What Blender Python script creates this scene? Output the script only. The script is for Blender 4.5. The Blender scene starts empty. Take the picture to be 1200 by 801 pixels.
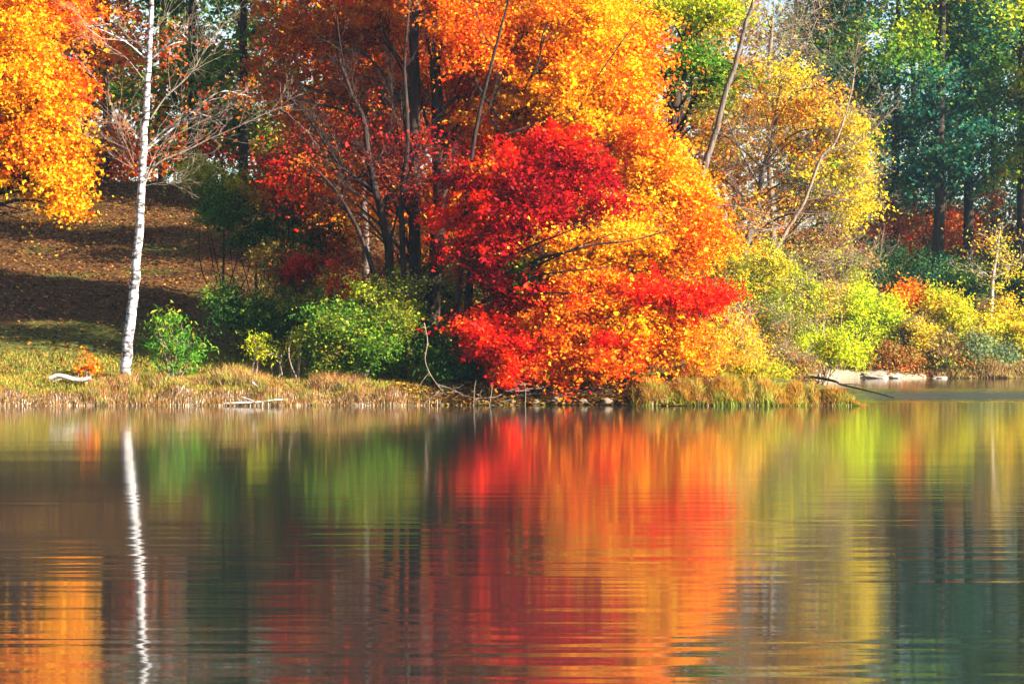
import bpy, math, random
import numpy as np
rng = np.random.default_rng(7)
random.seed(7)
sc = bpy.context.scene
C = sc.collection

# ---------------------------------------------------------------- camera, world, sun, exposure
CAM_H = 1.33
F = 2800.0
cam = bpy.data.cameras.new('camera'); camo = bpy.data.objects.new('camera', cam); C.objects.link(camo)
camo.location = (0, 0, CAM_H); camo.rotation_euler = (math.radians(90), 0, 0)
cam.sensor_width = 36; cam.lens = 36 * F / 1200; cam.clip_start = 0.1; cam.clip_end = 3000
sc.camera = camo

SUN_EL = math.radians(24); SUN_AZ = math.radians(116)      # azimuth clockwise from +Y (the view direction)
sd = np.array([math.sin(SUN_AZ) * math.cos(SUN_EL), math.cos(SUN_AZ) * math.cos(SUN_EL), math.sin(SUN_EL)])
w = bpy.data.worlds.new('World'); sc.world = w; w.use_nodes = True
nt = w.node_tree; bg = nt.nodes['Background']
sky = nt.nodes.new('ShaderNodeTexSky'); sky.sky_type = 'NISHITA'; sky.sun_disc = False
sky.sun_elevation = SUN_EL; sky.sun_rotation = SUN_AZ
nt.links.new(sky.outputs[0], bg.inputs[0]); bg.inputs[1].default_value = 0.050
sl = bpy.data.lights.new('sun', 'SUN'); so = bpy.data.objects.new('sun', sl); C.objects.link(so)
sl.energy = 5.0; sl.angle = math.radians(0.5); sl.color = (1.0, 0.91, 0.78)
from mathutils import Vector
so.rotation_euler = Vector(sd).to_track_quat('Z', 'Y').to_euler(); so.location = (30, -20, 40)
vs = sc.view_settings
vs.view_transform = 'Standard'; vs.look = 'None'; vs.gamma = 1; vs.use_curve_mapping = False
vs.exposure = 2.5
sc.cycles.max_bounces = 8; sc.cycles.diffuse_bounces = 3; sc.cycles.glossy_bounces = 3
sc.cycles.transmission_bounces = 4; sc.cycles.volume_bounces = 0; sc.cycles.transparent_max_bounces = 4
sc.cycles.caustics_reflective = False; sc.cycles.caustics_refractive = False
sc.cycles.use_denoising = True

# ---------------------------------------------------------------- helpers
def W(px, py, Y):
    return np.array([(px - 600) * Y / F, Y, CAM_H - (py - 400.5) * Y / F])

def sstep(a, b, x):
    t = np.clip((x - a) / (b - a), 0, 1); return t * t * (3 - 2 * t)

def ground(x, y):
    x = np.asarray(x, float); y = np.asarray(y, float)
    ys = 50.0 + 0.12 * np.sin(x * 1.3) + 0.08 * np.sin(x * 3.1 + 1) - 0.18 * sstep(2.5, 5, x) + 0.4*sstep(-3,-1,x)*sstep(3,1,x)
    xr = np.interp(y, [50, 55, 68, 80, 90], [7.0, 7.4, 8.9, 9.9, 12.5]) + 0.15 * np.sin(y * 0.9)
    d1 = np.minimum(y - ys, xr - x)
    d2 = y - (87.3 + 0.4 * np.sin(x * 0.5) + 0.2 * np.sin(x * 1.7))
    d = np.maximum(d1, d2)
    bank = np.where(d > 0, 0.52 * (1 - np.exp(-np.maximum(d, 0) / 0.9)) + 0.03, np.maximum(d * 0.35, -1.6))
    wl = sstep(6, -5, x)
    hl = 0.225 * np.clip(y - 53.0, 0, 27) * wl
    hr = 0.15 * np.clip(y - 89, 0, 50) * (1 - wl)
    z = bank + np.where(d > 0, hl + hr, 0) * sstep(0, 3, d)
    z = z + np.where(d > 0.3, 0.06 * np.sin(x * 0.8 + y * .5) * np.cos(y * 0.7 - x * .3) + 0.02 * np.sin(x * 3.7 + y * 2.3), 0)
    return z

def principled(name, rough=0.8, spec=0.3):
    m = bpy.data.materials.new(name); m.use_nodes = True
    b = m.node_tree.nodes['Principled BSDF']
    b.inputs['Roughness'].default_value = rough
    b.inputs['Specular IOR Level'].default_value = spec
    return m, m.node_tree, b

def leaf_material(name, trans=0.35, gloss=0.06):
    m = bpy.data.materials.new(name); m.use_nodes = True
    n = m.node_tree; n.nodes.clear()
    out = n.nodes.new('ShaderNodeOutputMaterial')
    at = n.nodes.new('ShaderNodeAttribute'); at.attribute_name = 'leafcol'
    # fine mottling of the leaf surface
    tc = n.nodes.new('ShaderNodeTexCoord'); no = n.nodes.new('ShaderNodeTexNoise')
    no.inputs['Scale'].default_value = 22; n.links.new(tc.outputs['Object'], no.inputs['Vector'])
    mr = n.nodes.new('ShaderNodeMapRange'); mr.inputs[1].default_value = .3; mr.inputs[2].default_value = .7
    mr.inputs[3].default_value = 0.75; mr.inputs[4].default_value = 1.15
    n.links.new(no.outputs[0], mr.inputs[0])
    mu = n.nodes.new('ShaderNodeVectorMath'); mu.operation = 'SCALE'
    n.links.new(at.outputs['Color'], mu.inputs[0]); n.links.new(mr.outputs[0], mu.inputs['Scale'])
    b = n.nodes.new('ShaderNodeBsdfPrincipled'); b.inputs['Roughness'].default_value = 0.5
    b.inputs['Specular IOR Level'].default_value = gloss
    t = n.nodes.new('ShaderNodeBsdfTranslucent'); mx = n.nodes.new('ShaderNodeMixShader')
    n.links.new(mu.outputs[0], b.inputs['Base Color']); n.links.new(mu.outputs[0], t.inputs['Color'])
    mx.inputs[0].default_value = trans
    n.links.new(b.outputs[0], mx.inputs[1]); n.links.new(t.outputs[0], mx.inputs[2])
    n.links.new(mx.outputs[0], out.inputs['Surface'])
    return m

def bark_material(name, c1, c2, scale=(18, 18, 3), birch=False):
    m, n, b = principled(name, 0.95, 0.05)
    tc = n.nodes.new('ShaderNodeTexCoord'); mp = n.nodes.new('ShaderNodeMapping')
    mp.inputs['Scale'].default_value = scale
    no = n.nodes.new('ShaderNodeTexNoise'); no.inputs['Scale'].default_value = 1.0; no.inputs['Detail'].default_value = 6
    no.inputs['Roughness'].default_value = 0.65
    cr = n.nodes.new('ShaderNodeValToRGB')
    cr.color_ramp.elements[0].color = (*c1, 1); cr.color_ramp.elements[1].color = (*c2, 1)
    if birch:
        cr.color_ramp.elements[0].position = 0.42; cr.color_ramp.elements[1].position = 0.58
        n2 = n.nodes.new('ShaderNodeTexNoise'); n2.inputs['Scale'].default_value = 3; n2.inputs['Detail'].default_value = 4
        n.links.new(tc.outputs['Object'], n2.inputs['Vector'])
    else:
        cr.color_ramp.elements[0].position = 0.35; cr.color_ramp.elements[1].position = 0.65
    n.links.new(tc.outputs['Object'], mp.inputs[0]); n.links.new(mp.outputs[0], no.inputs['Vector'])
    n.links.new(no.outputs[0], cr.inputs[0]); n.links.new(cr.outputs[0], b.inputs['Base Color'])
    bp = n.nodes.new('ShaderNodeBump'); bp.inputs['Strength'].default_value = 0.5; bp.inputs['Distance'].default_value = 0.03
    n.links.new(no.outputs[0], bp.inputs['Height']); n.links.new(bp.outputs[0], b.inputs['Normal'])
    return m

M_LEAF = leaf_material('leaf_surface', 0.4)
M_DRY = leaf_material('dry_leaf_surface', 0.15, 0.15)
M_GRASS = leaf_material('grass_blade_surface', 0.3, 0.2)
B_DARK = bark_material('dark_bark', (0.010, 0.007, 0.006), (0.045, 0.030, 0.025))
B_GREY = bark_material('grey_bark', (0.05, 0.04, 0.034), (0.15, 0.12, 0.10))
B_TAN = bark_material('tan_bark', (0.10, 0.07, 0.05), (0.26, 0.20, 0.15))
B_PALE = bark_material('pale_bark', (0.20, 0.155, 0.12), (0.40, 0.34, 0.28))
B_BIRCH = bark_material('white_bark', (0.05, 0.04, 0.035), (0.48, 0.47, 0.48), (6, 6, 13), birch=True)
B_DRIFT = bark_material('bleached_wood', (0.16, 0.13, 0.10), (0.55, 0.51, 0.46), (22, 22, 22))

def set_face_cols(me, cols):
    a = me.attributes.new('leafcol', 'FLOAT_COLOR', 'FACE')
    c4 = np.ones((len(cols), 4), np.float32); c4[:, :3] = cols
    a.data.foreach_set('color', c4.ravel())

def raw_mesh(name, verts, loops, starts, totals, cols=None, mat=None, smooth=False):
    me = bpy.data.meshes.new(name)
    me.vertices.add(len(verts)); me.vertices.foreach_set('co', np.asarray(verts, np.float32).ravel())
    me.loops.add(len(loops)); me.loops.foreach_set('vertex_index', np.asarray(loops, np.int32))
    me.polygons.add(len(starts)); me.polygons.foreach_set('loop_start', np.asarray(starts, np.int32))
    me.polygons.foreach_set('loop_total', np.asarray(totals, np.int32))
    if smooth: me.polygons.foreach_set('use_smooth', np.ones(len(starts), bool))
    me.update(calc_edges=True)
    if cols is not None: set_face_cols(me, cols)
    if mat: me.materials.append(mat)
    return me

def link(name, me, parent=None, loc=None):
    o = bpy.data.objects.new(name, me); C.objects.link(o)
    if parent: o.parent = parent
    if loc is not None: o.location = loc
    return o

def tag(o, label, cat, group=None, kind=None):
    if label: o['label'] = label
    if cat: o['category'] = cat
    if group: o['group'] = group
    if kind: o['kind'] = kind
    return o

def thing(name, label, cat, loc, group=None):
    o = bpy.data.objects.new(name, None); C.objects.link(o); o.location = [float(v) for v in loc]
    o.empty_display_size = 0.3
    return tag(o, label, cat, group)

LEAFS = {
    'maple': np.array([[0, 0, 0], [.34, .05, .03], [.62, .42, -.04], [.24, .52, .03], [0, 1.05, -.05], [-.24, .52, .03], [-.62, .42, -.04], [-.34, .05, .03]]),
    'oval': np.array([[0, 0, 0], [.30, .45, .07], [0, 1.0, 0], [-.30, .45, .07]]),
    'lance': np.array([[0, 0, 0], [.17, .45, .05], [0, 1.25, -.08], [-.17, .45, .05]]),
}
def leaves(name, cen, size, cols, parent, origin, shape='maple', mat=None, droop=0.5, up=0.2, flat=False):
    N = len(cen); T = LEAFS[shape]; k = len(T)
    NL[0] += N
    n = rng.normal(size=(N, 3)); n[:, 2] = np.abs(n[:, 2]) + up * 2
    if flat: n = rng.normal(size=(N, 3)) * .35; n[:, 2] = 1
    n /= np.linalg.norm(n, axis=1)[:, None]
    a = rng.normal(size=(N, 3)); a[:, 2] -= droop * 2
    if flat: a[:, 2] = rng.normal(size=N) * .2
    a -= n * (a * n).sum(1)[:, None]; a /= np.linalg.norm(a, axis=1)[:, None] + 1e-9
    b = np.cross(n, a)
    s = (size * rng.uniform(0.5, 1.2, N) * np.where(rng.random(N) < .12, 1.5, 1))[:, None]
    wd = rng.uniform(.7, 1.15, N)[:, None]
    V = np.zeros((N, k, 3))
    for i in range(k):
        V[:, i] = cen - origin + s * (b * wd * T[i, 0] + a * (T[i, 1] - .5) + n * T[i, 2] * rng.uniform(.3, 3, N)[:, None])
    st = np.arange(N) * k
    me = raw_mesh(name, V.reshape(-1, 3), np.arange(N * k), st, np.full(N, k), cols, mat or M_LEAF)
    return link(name, me, parent)

def tube_mesh(name, lines, mat, origin, sides=5):
    """lines: list of (points (n,3), radii (n,)) -> ONE mesh"""
    Vs, Ls, off = [], [], 0
    groups = {}
    for P, R in lines:
        sd_ = sides if R[0] > 0.02 else 3
        groups.setdefault((len(P), sd_), []).append((P, R))
    for (n, S), g in groups.items():
        P = np.array([q[0] for q in g], float); R = np.array([q[1] for q in g], float); G = len(g)
        T = np.gradient(P, axis=1); T /= np.linalg.norm(T, axis=2, keepdims=True) + 1e-9
        ref = np.where(np.abs(T[:, :1, 2:3]) > 0.9, np.array([1., 0, 0]), np.array([0, 0, 1.]))
        ref = np.repeat(ref, n, 1) if ref.shape[1] == 1 else ref
        U = np.cross(T, ref); U /= np.linalg.norm(U, axis=2, keepdims=True) + 1e-9
        V = np.cross(T, U)
        an = np.arange(S) * 2 * math.pi / S
        ring = P[:, :, None] + R[:, :, None, None] * (U[:, :, None] * np.cos(an)[None, None, :, None] + V[:, :, None] * np.sin(an)[None, None, :, None])
        Vs.append((ring - origin).reshape(-1, 3))
        gi, i, j = np.meshgrid(np.arange(G), np.arange(n - 1), np.arange(S), indexing='ij')
        base = off + gi * n * S
        q = np.stack([base + i * S + j, base + i * S + (j + 1) % S, base + (i + 1) * S + (j + 1) % S, base + (i + 1) * S + j], -1)
        Ls.append(q.reshape(-1, 4)); off += G * n * S
    V = np.concatenate(Vs); Q = np.concatenate(Ls)
    return raw_mesh(name, V, Q.ravel(), np.arange(len(Q)) * 4, np.full(len(Q), 4), None, mat, True)

def smooth_path(P, R, m=4):
    P = np.asarray(P, float); R = np.asarray(R, float)
    n = len(P); Pe = np.vstack([2 * P[0] - P[1], P, 2 * P[-1] - P[-2]])
    o, r = [], []
    for i in range(n - 1):
        p0, p1, p2, p3 = Pe[i:i + 4]
        for t in np.linspace(0, 1, m, endpoint=False):
            o.append(0.5 * ((2 * p1) + (-p0 + p2) * t + (2 * p0 - 5 * p1 + 4 * p2 - p3) * t * t + (-p0 + 3 * p1 - 3 * p2 + p3) * t ** 3))
            r.append(R[i] * (1 - t) + R[i + 1] * t)
    o.append(P[-1]); r.append(R[-1])
    return np.array(o), np.array(r)

def twig(p, d, L, r, n=4, curl=.25, rise=0.0):
    d = np.array(d, float); d /= np.linalg.norm(d) + 1e-9
    pts = [np.array(p, float)]
    for i in range(n - 1):
        d = d + rng.normal(size=3) * curl; d[2] += rise; d /= np.linalg.norm(d)
        pts.append(pts[-1] + d * L / (n - 1))
    return np.array(pts), np.linspace(r, r * .3, n)

def spray(p, d, L, r, depth, nb=3, spread=.7, rise=.05, rmin=.0045):
    """recursive bare twigs"""
    main = twig(p, d, L, r, 5, .16, rise); out = [main]
    if depth > 0:
        for k in range(nb):
            t = rng.uniform(.25, .95); i = int(t * 4); q = main[0][i] + (main[0][i + 1] - main[0][i]) * (t * 4 - i)
            dd = (main[0][i + 1] - main[0][i]); dd /= np.linalg.norm(dd) + 1e-9
            dd = dd + rng.normal(size=3) * spread
            out += spray(q, dd, L * rng.uniform(.35, .6), max(r * .5, rmin), depth - 1, nb, spread, rise)
    return out

def mixcol(pal, n):
    c = np.array([p[:3] for p in pal]); wt = np.array([p[3] if len(p) > 3 else 1. for p in pal]); wt = wt / wt.sum()
    return c, wt

LEAF_MULT = 2.5
NL = [0]
# palettes: linear base colours of real leaves, except the haze-tinted TEA
YEL = [(.90, .46, .008, 4), (.90, .34, .007, 3), (.86, .20, .006, 2), (.82, .56, .02, 1)]
YOR = [(.90, .32, .006, 4), (.88, .19, .005, 4), (.88, .48, .010, 2), (.82, .08, .005, 2)]
ORG = [(.86, .16, .005, 4), (.90, .28, .008, 3), (.80, .05, .005, 2), (.92, .46, .012, 1)]
SCA = [(.85, .018, .005, 5), (.85, .05, .005, 3), (.68, .006, .006, 2), (.88, .20, .008, 1)]
CRI = [(.32, .004, .010, 4), (.50, .008, .008, 3), (.18, .003, .012, 2.5), (.68, .02, .008, 2), (.80, .20, .01, .5)]
RUS = [(.42, .085, .010, 4), (.55, .15, .012, 3), (.48, .03, .008, 2), (.60, .26, .02, 1)]
BRG = [(.30, .16, .03, 3), (.40, .2, .03, 2), (.45, .09, .015, 2), (.22, .2, .03, 2)]
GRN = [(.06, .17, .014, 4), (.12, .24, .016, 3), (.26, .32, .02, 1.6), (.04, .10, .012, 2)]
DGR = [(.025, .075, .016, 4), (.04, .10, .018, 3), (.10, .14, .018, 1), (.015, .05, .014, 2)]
YGR = [(.38, .45, .015, 4), (.56, .52, .018, 3), (.22, .34, .018, 2), (.70, .48, .02, 1)]
LIM = [(.48, .60, .012, 4), (.64, .62, .015, 3), (.30, .48, .015, 2)]
OLV = [(.18, .22, .02, 4), (.26, .26, .022, 3), (.10, .15, .018, 3), (.40, .30, .03, 1)]
GOL = [(.75, .42, .02, 4), (.80, .31, .018, 3), (.72, .17, .015, 2), (.60, .50, .03, 2)]
GYL = [(.72, .55, .02, 4), (.60, .54, .025, 3), (.78, .42, .02, 2)]
PUR = [(.22, .02, .02, 3), (.35, .03, .015, 3), (.30, .08, .02, 2), (.14, .015, .02, 2)]
TEA = [(.018, .11, .075, 4), (.03, .15, .085, 3), (.07, .19, .05, 2), (.22, .26, .03, 1)]  # dark green of the far wood with the blue of distance haze painted in
TWG = [(.30, .20, .07, 3), (.40, .26, .05, 2), (.24, .13, .06, 2), (.42, .36, .04, 1.6)]
GRT = [(.16, .24, .10, 3), (.22, .28, .10, 2), (.10, .17, .08, 2)]
BRI = [(.06, .26, .02, 4), (.10, .36, .02, 3), (.22, .36, .03, 2), (.40, .36, .03, 1)]

def plant(kind, label, cat, Y, trunk, clusters, bark, leaf='maple', lsize=.10, group=None, per=55, clump=.34, flatten=.45,
          limb_r=.35, twigs=1, sprays=0, spray_len=.5, base_py=None, extra=(), merge_limbs=False, droop=.5, crown='crown', dense=1.0, minr=.006, limb_bark=None):
    """trunk: [(px,py,radius_px[,dY]), ...] bottom to top. clusters: (px,py,rx,ry,dY,rY_m,nclumps,palette)"""
    s = Y / F
    x0 = (trunk[0][0] - 600) * s; dY0 = trunk[0][3] if len(trunk[0]) > 3 else 0
    z0 = float(ground(x0, Y + dY0))
    base = np.array([x0, Y + dY0, z0])
    root = thing(kind, label, cat, base, group)
    P = [W(t[0], t[1], Y + (t[3] if len(t) > 3 else 0)) for t in trunk]; R = [t[2] * s for t in trunk]
    P[0] = base - np.array([0, 0, .15])
    if len(P) > 2 and P[1][2] < P[0][2] + .2: P.pop(1); R.pop(1)
    fl = (P[0] + (P[1] - P[0]) * .12); P.insert(1, fl); R.insert(1, R[0]); R[0] *= 1.45
    TP, TR = smooth_path(P, R)
    L = len(TP); jit = rng.normal(size=(L, 3)) * (TR[:, None] * .12); jit[:2] = 0
    TP = TP + jit
    link('trunk', tube_mesh('trunk', [(TP, TR)], bark, base, 10), root)
    cen, col, allt = [], [], []; per0 = per
    for (cx, cy, rx, ry, dY, rY, nc, pal) in clusters:
        cc = W(cx, cy, Y + dY); per = per0 * rng.uniform(.75, 1.3); ex = np.array([rx * s, rY, ry * s]) * (1.12 if Y < 70 else 1)
        hd = np.hypot(TP[:, 0] - cc[0], TP[:, 1] - cc[1])
        want = cc[2] - .55 * hd
        i = int(np.argmin(np.abs(TP[:, 2] - want) + (TP[:, 2] < z0 + .25) * 5)); i = max(2, min(i, L - 2))
        a = TP[i]; r0 = max(TR[i] * limb_r, .012); ln = np.linalg.norm(cc - a)
        m1 = a + (cc - a) * .35 + np.array([0, 0, .10 * ln]) + rng.normal(size=3) * .05 * ln
        m2 = a + (cc - a) * .7 + np.array([0, 0, .10 * ln]) + rng.normal(size=3) * .05 * ln
        LP, LR = smooth_path([a, m1, m2, cc], [r0, r0 * .75, r0 * .5, r0 * .25], 4)
        lines = [(LP, LR)]
        nc = max(2, int(nc * dense * (1.3 if Y < 70 else 1)))
        u = rng.normal(size=(nc, 3)); u /= np.linalg.norm(u, axis=1)[:, None]
        u *= (rng.uniform(0, 1, nc) ** .45 * np.where(rng.random(nc) < .18, 1.3, 1.0))[:, None]
        pc = cc + u * ex
        pc[:, 2] += rng.normal(size=nc) * .05
        gz = ground(pc[:, 0], pc[:, 1]); pc[:, 2] = np.maximum(pc[:, 2], np.maximum(gz, 0) + .12)
        c, wt = mixcol(pal, nc)
        ci = rng.choice(len(c), nc, p=wt)
        if twigs:
            for k in range(nc):
                j = rng.integers(len(LP) // 2, len(LP)) if rng.random() < .8 else rng.integers(1, len(LP))
                q = LP[j]; v = pc[k] - q; l = np.linalg.norm(v)
                b = rng.normal(size=3) * .09 * l; b2 = rng.normal(size=3) * .07 * l
                lines.append((np.array([q, q + v * .33 + b + [0, 0, .06 * l], q + v * .68 + b2, pc[k]]), np.array([max(LR[j] * .55, minr), max(.009, minr), max(.006, minr), .004])))
        for k in range(nc if sprays else 0):
            for _ in range(sprays):
                d = u[k] + rng.normal(size=3) * .5 + np.array([0, 0, .35])
                lines += spray(pc[k], d, spray_len * rng.uniform(.5, 1.3), .006, 1, 3)
        allt.append(lines)
        NL[0] += 0; npc = rng.poisson(per * LEAF_MULT * rng.uniform(.5, 1.5, nc))
        idx = np.repeat(np.arange(nc), npc)
        g = rng.normal(size=(len(idx), 3)); csz = rng.uniform(.5, 1.6, nc)[idx][:, None]
        dv = u * np.array([1, 1, .35]) + rng.normal(size=(nc, 3)) * np.array([.35, .35, .22]); dv[:, 2] -= .1; dv /= np.linalg.norm(dv, axis=1)[:, None]
        lat = np.cross(dv, [0, 0, 1.]); lat /= np.linalg.norm(lat, axis=1)[:, None] + 1e-9; vv = np.cross(lat, dv)
        el = rng.uniform(.7, 1.5, nc)[idx][:, None]; tp = np.clip(1.15 - .35 * g[:, :1], .25, 1.6)
        q = pc[idx] + (dv[idx] * g[:, :1] * el + lat[idx] * g[:, 1:2] * .75 * tp + vv[idx] * g[:, 2:] * flatten * .9 * tp) * clump * csz * (.85 if Y < 70 else 1)
        q[:, 2] -= .07 * clump * np.abs(g[:, 0]) ** 2
        gz = ground(q[:, 0], q[:, 1]); keep = q[:, 2] > np.maximum(gz, 0) + .03
        q = q[keep]; idx = idx[keep]
        cj = np.where(rng.random(len(idx)) < .52, ci[idx], rng.choice(len(c), len(idx), p=wt))
        lc = c[cj] * rng.uniform(.65, 1.3, len(idx))[:, None] * (1 + rng.normal(size=(len(idx), 3)) * .08)
        cen.append(q); col.append(lc)
    for l in allt: link('limb', tube_mesh('limb', l, bark, base, 5), root)
    for e in extra:
        link('limb', tube_mesh('limb', e, limb_bark or bark, base, 6), root)
    if cen:
        cen = np.concatenate(cen); col = np.clip(np.concatenate(col), .003, .9)
        leaves(crown, cen, lsize * ((.62 if leaf == 'maple' else .85) if Y < 70 else .9), col, root, base, leaf, droop=droop)
    return root

def pxpath(pts, Y, r0, r1, m=3):
    P = [W(p[0], p[1], Y + (p[2] if len(p) > 2 else 0)) for p in pts]
    return smooth_path(P, np.linspace(r0, r1, len(P)), m)

def fan(pts, Y, r, n=10, L=.8, depth=2, rise=.03, spread=.5, nb=3, rmin=.0042):
    P, R = pxpath(pts, Y, r, r * .25); out = [(P, R)]
    for k in range(n):
        t = rng.uniform(.15, 1); i = min(int(t * (len(P) - 1)), len(P) - 2)
        d = P[i + 1] - P[i]; d = d / (np.linalg.norm(d) + 1e-9) + rng.normal(size=3) * spread
        out += spray(P[i], d, L * rng.uniform(.4, 1.2) * (1.15 - .5 * t), max(R[i] * .5, rmin * 1.4), depth, nb, .55, rise, rmin)
    return out
# ---------------------------------------------------------------- ground
def grid_axis(a, b, fine, outer):
    f = np.arange(a, b + 1e-6, fine)
    lo, hi = [a - outer[0] * 0], [b]
    l = []; st = fine; v = a
    while v > outer[0]: st *= 1.35; v -= st; l.append(max(v, outer[0]))
    h = []; st = fine; v = b
    while v < outer[1]: st *= 1.35; v += st; h.append(min(v, outer[1]))
    return np.array(l[::-1] + list(f) + h)
xs = grid_axis(-20, 26, .2, (-380, 380)); ysx = grid_axis(48, 100, .2, (-180, 480))
X, Yg = np.meshgrid(xs, ysx, indexing='ij')
Z = ground(X, Yg) + rng.normal(size=X.shape) * np.where(ground(X, Yg) > .05, .02, 0)
V = np.stack([X, Yg, Z], -1).reshape(-1, 3)
nx, ny = X.shape
i, j = np.meshgrid(np.arange(nx - 1), np.arange(ny - 1), indexing='ij')
Q = np.stack([i * ny + j, (i + 1) * ny + j, (i + 1) * ny + j + 1, i * ny + j + 1], -1).reshape(-1, 4)
m, n, b = principled('leaf_littered_ground', .95, .1)
tc = n.nodes.new('ShaderNodeTexCoord')
n1 = n.nodes.new('ShaderNodeTexNoise'); n1.inputs['Scale'].default_value = 9; n1.inputs['Detail'].default_value = 8; n1.inputs['Roughness'].default_value = .75
n.links.new(tc.outputs['Object'], n1.inputs['Vector'])
cr = n.nodes.new('ShaderNodeValToRGB'); e = cr.color_ramp.elements
e[0].position = .3; e[0].color = (.022, .010, .005, 1); e[1].position = .7; e[1].color = (.18, .075, .018, 1)
q = e.new(.5); q.color = (.08, .035, .011, 1)
n.links.new(n1.outputs[0], cr.inputs[0])
n2 = n.nodes.new('ShaderNodeTexNoise'); n2.inputs['Scale'].default_value = .35; n2.inputs['Detail'].default_value = 5
n.links.new(tc.outputs['Object'], n2.inputs['Vector'])
n3 = n.nodes.new('ShaderNodeTexNoise'); n3.inputs['Scale'].default_value = 14; n3.inputs['Detail'].default_value = 5
n.links.new(tc.outputs['Object'], n3.inputs['Vector'])
c2 = n.nodes.new('ShaderNodeValToRGB'); e = c2.color_ramp.elements
e[0].position = .35; e[0].color = (.03, .045, .008, 1); e[1].position = .65; e[1].color = (.14, .13, .02, 1)
n.links.new(n3.outputs[0], c2.inputs[0])
# grass grows near the shore and in patches
sp = n.nodes.new('ShaderNodeSeparateXYZ'); n.links.new(tc.outputs['Object'], sp.inputs[0])
mr = n.nodes.new('ShaderNodeMapRange'); mr.inputs[1].default_value = 60; mr.inputs[2].default_value = 53; mr.inputs[3].default_value = -.03; mr.inputs[4].default_value = .35
n.links.new(sp.outputs[1], mr.inputs[0])
ad = n.nodes.new('ShaderNodeMath'); ad.operation = 'ADD'; n.links.new(n2.outputs[0], ad.inputs[0]); n.links.new(mr.outputs[0], ad.inputs[1])
r3 = n.nodes.new('ShaderNodeMapRange'); r3.inputs[1].default_value = .52; r3.inputs[2].default_value = .68
n.links.new(ad.outputs[0], r3.inputs[0])
mx = n.nodes.new('ShaderNodeMix'); mx.data_type = 'RGBA'
n.links.new(r3.outputs[0], mx.inputs[0]); n.links.new(cr.outputs[0], mx.inputs[6]); n.links.new(c2.outputs[0], mx.inputs[7])
# pale sand along the far beach
ma = n.nodes.new('ShaderNodeMath'); ma.operation = 'LESS_THAN'; ma.inputs[1].default_value = .34; n.links.new(sp.outputs[2], ma.inputs[0])
mb = n.nodes.new('ShaderNodeMath'); mb.operation = 'GREATER_THAN'; mb.inputs[1].default_value = 82; n.links.new(sp.outputs[1], mb.inputs[0])
mc = n.nodes.new('ShaderNodeMath'); mc.operation = 'MULTIPLY'; n.links.new(ma.outputs[0], mc.inputs[0]); n.links.new(mb.outputs[0], mc.inputs[1])
md = n.nodes.new('ShaderNodeMath'); md.operation = 'MULTIPLY_ADD'; md.inputs[1].default_value = 3.0; n.links.new(n2.outputs[0], md.inputs[0]); n.links.new(sp.outputs[0], md.inputs[2])
me_ = n.nodes.new('ShaderNodeMath'); me_.operation = 'LESS_THAN'; me_.inputs[1].default_value = 16.6; n.links.new(md.outputs[0], me_.inputs[0])
mf = n.nodes.new('ShaderNodeMath'); mf.operation = 'MULTIPLY'; n.links.new(mc.outputs[0], mf.inputs[0]); n.links.new(me_.outputs[0], mf.inputs[1]); mc = mf
m2 = n.nodes.new('ShaderNodeMix'); m2.data_type = 'RGBA'; n.links.new(mc.outputs[0], m2.inputs[0]); n.links.new(mx.outputs[2], m2.inputs[6])
m2.inputs[7].default_value = (.30, .23, .15, 1)
n.links.new(m2.outputs[2], b.inputs['Base Color'])
bp = n.nodes.new('ShaderNodeBump'); bp.inputs['Distance'].default_value = .08; n.links.new(n1.outputs[0], bp.inputs['Height']); n.links.new(bp.outputs[0], b.inputs['Normal'])
me = raw_mesh('ground', V, Q.ravel(), np.arange(len(Q)) * 4, np.full(len(Q), 4), None, m, True)
tag(link('ground', me), None, None, kind='structure')

# ---------------------------------------------------------------- water
m = bpy.data.materials.new('lake_water'); m.use_nodes = True; n = m.node_tree; n.nodes.clear()
out = n.nodes.new('ShaderNodeOutputMaterial')
b = n.nodes.new('ShaderNodeBsdfPrincipled')
b.inputs['Base Color'].default_value = (.012, .016, .014, 1); b.inputs['Roughness'].default_value = .03
b.inputs['IOR'].default_value = 1.8; b.inputs['Specular IOR Level'].default_value = .5
tc = n.nodes.new('ShaderNodeTexCoord')
def noise_h(scale, sx, sy, det=2.0, rot=0.0):
    mp = n.nodes.new('ShaderNodeMapping'); mp.inputs['Scale'].default_value = (sx, sy, 1); mp.inputs['Rotation'].default_value = (0, 0, rot)
    n.links.new(tc.outputs['Object'], mp.inputs[0])
    no = n.nodes.new('ShaderNodeTexNoise'); no.inputs['Scale'].default_value = scale; no.inputs['Detail'].default_value = det; no.inputs['Roughness'].default_value = .45
    n.links.new(mp.outputs[0], no.inputs['Vector']); return no.outputs[0]
def mul(a, f):
    k = n.nodes.new('ShaderNodeMath'); k.operation = 'MULTIPLY'; n.links.new(a, k.inputs[0])
    if isinstance(f, (int, float)): k.inputs[1].default_value = f
    else: n.links.new(f, k.inputs[1])
    return k.outputs[0]
def add(a, c):
    k = n.nodes.new('ShaderNodeMath'); k.operation = 'ADD'; n.links.new(a, k.inputs[0]); n.links.new(c, k.inputs[1]); return k.outputs[0]
sp = n.nodes.new('ShaderNodeSeparateXYZ'); n.links.new(tc.outputs['Object'], sp.inputs[0])
near = n.nodes.new('ShaderNodeMapRange'); near.inputs[1].default_value = 27; near.inputs[2].default_value = 10; near.inputs[3].default_value = .16; near.inputs[4].default_value = 1.0
n.links.new(sp.outputs[1], near.inputs[0])
rg = n.nodes.new('ShaderNodeMapRange'); rg.inputs[1].default_value = 10; rg.inputs[2].default_value = 24; rg.inputs[3].default_value = .045; rg.inputs[4].default_value = .072
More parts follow.
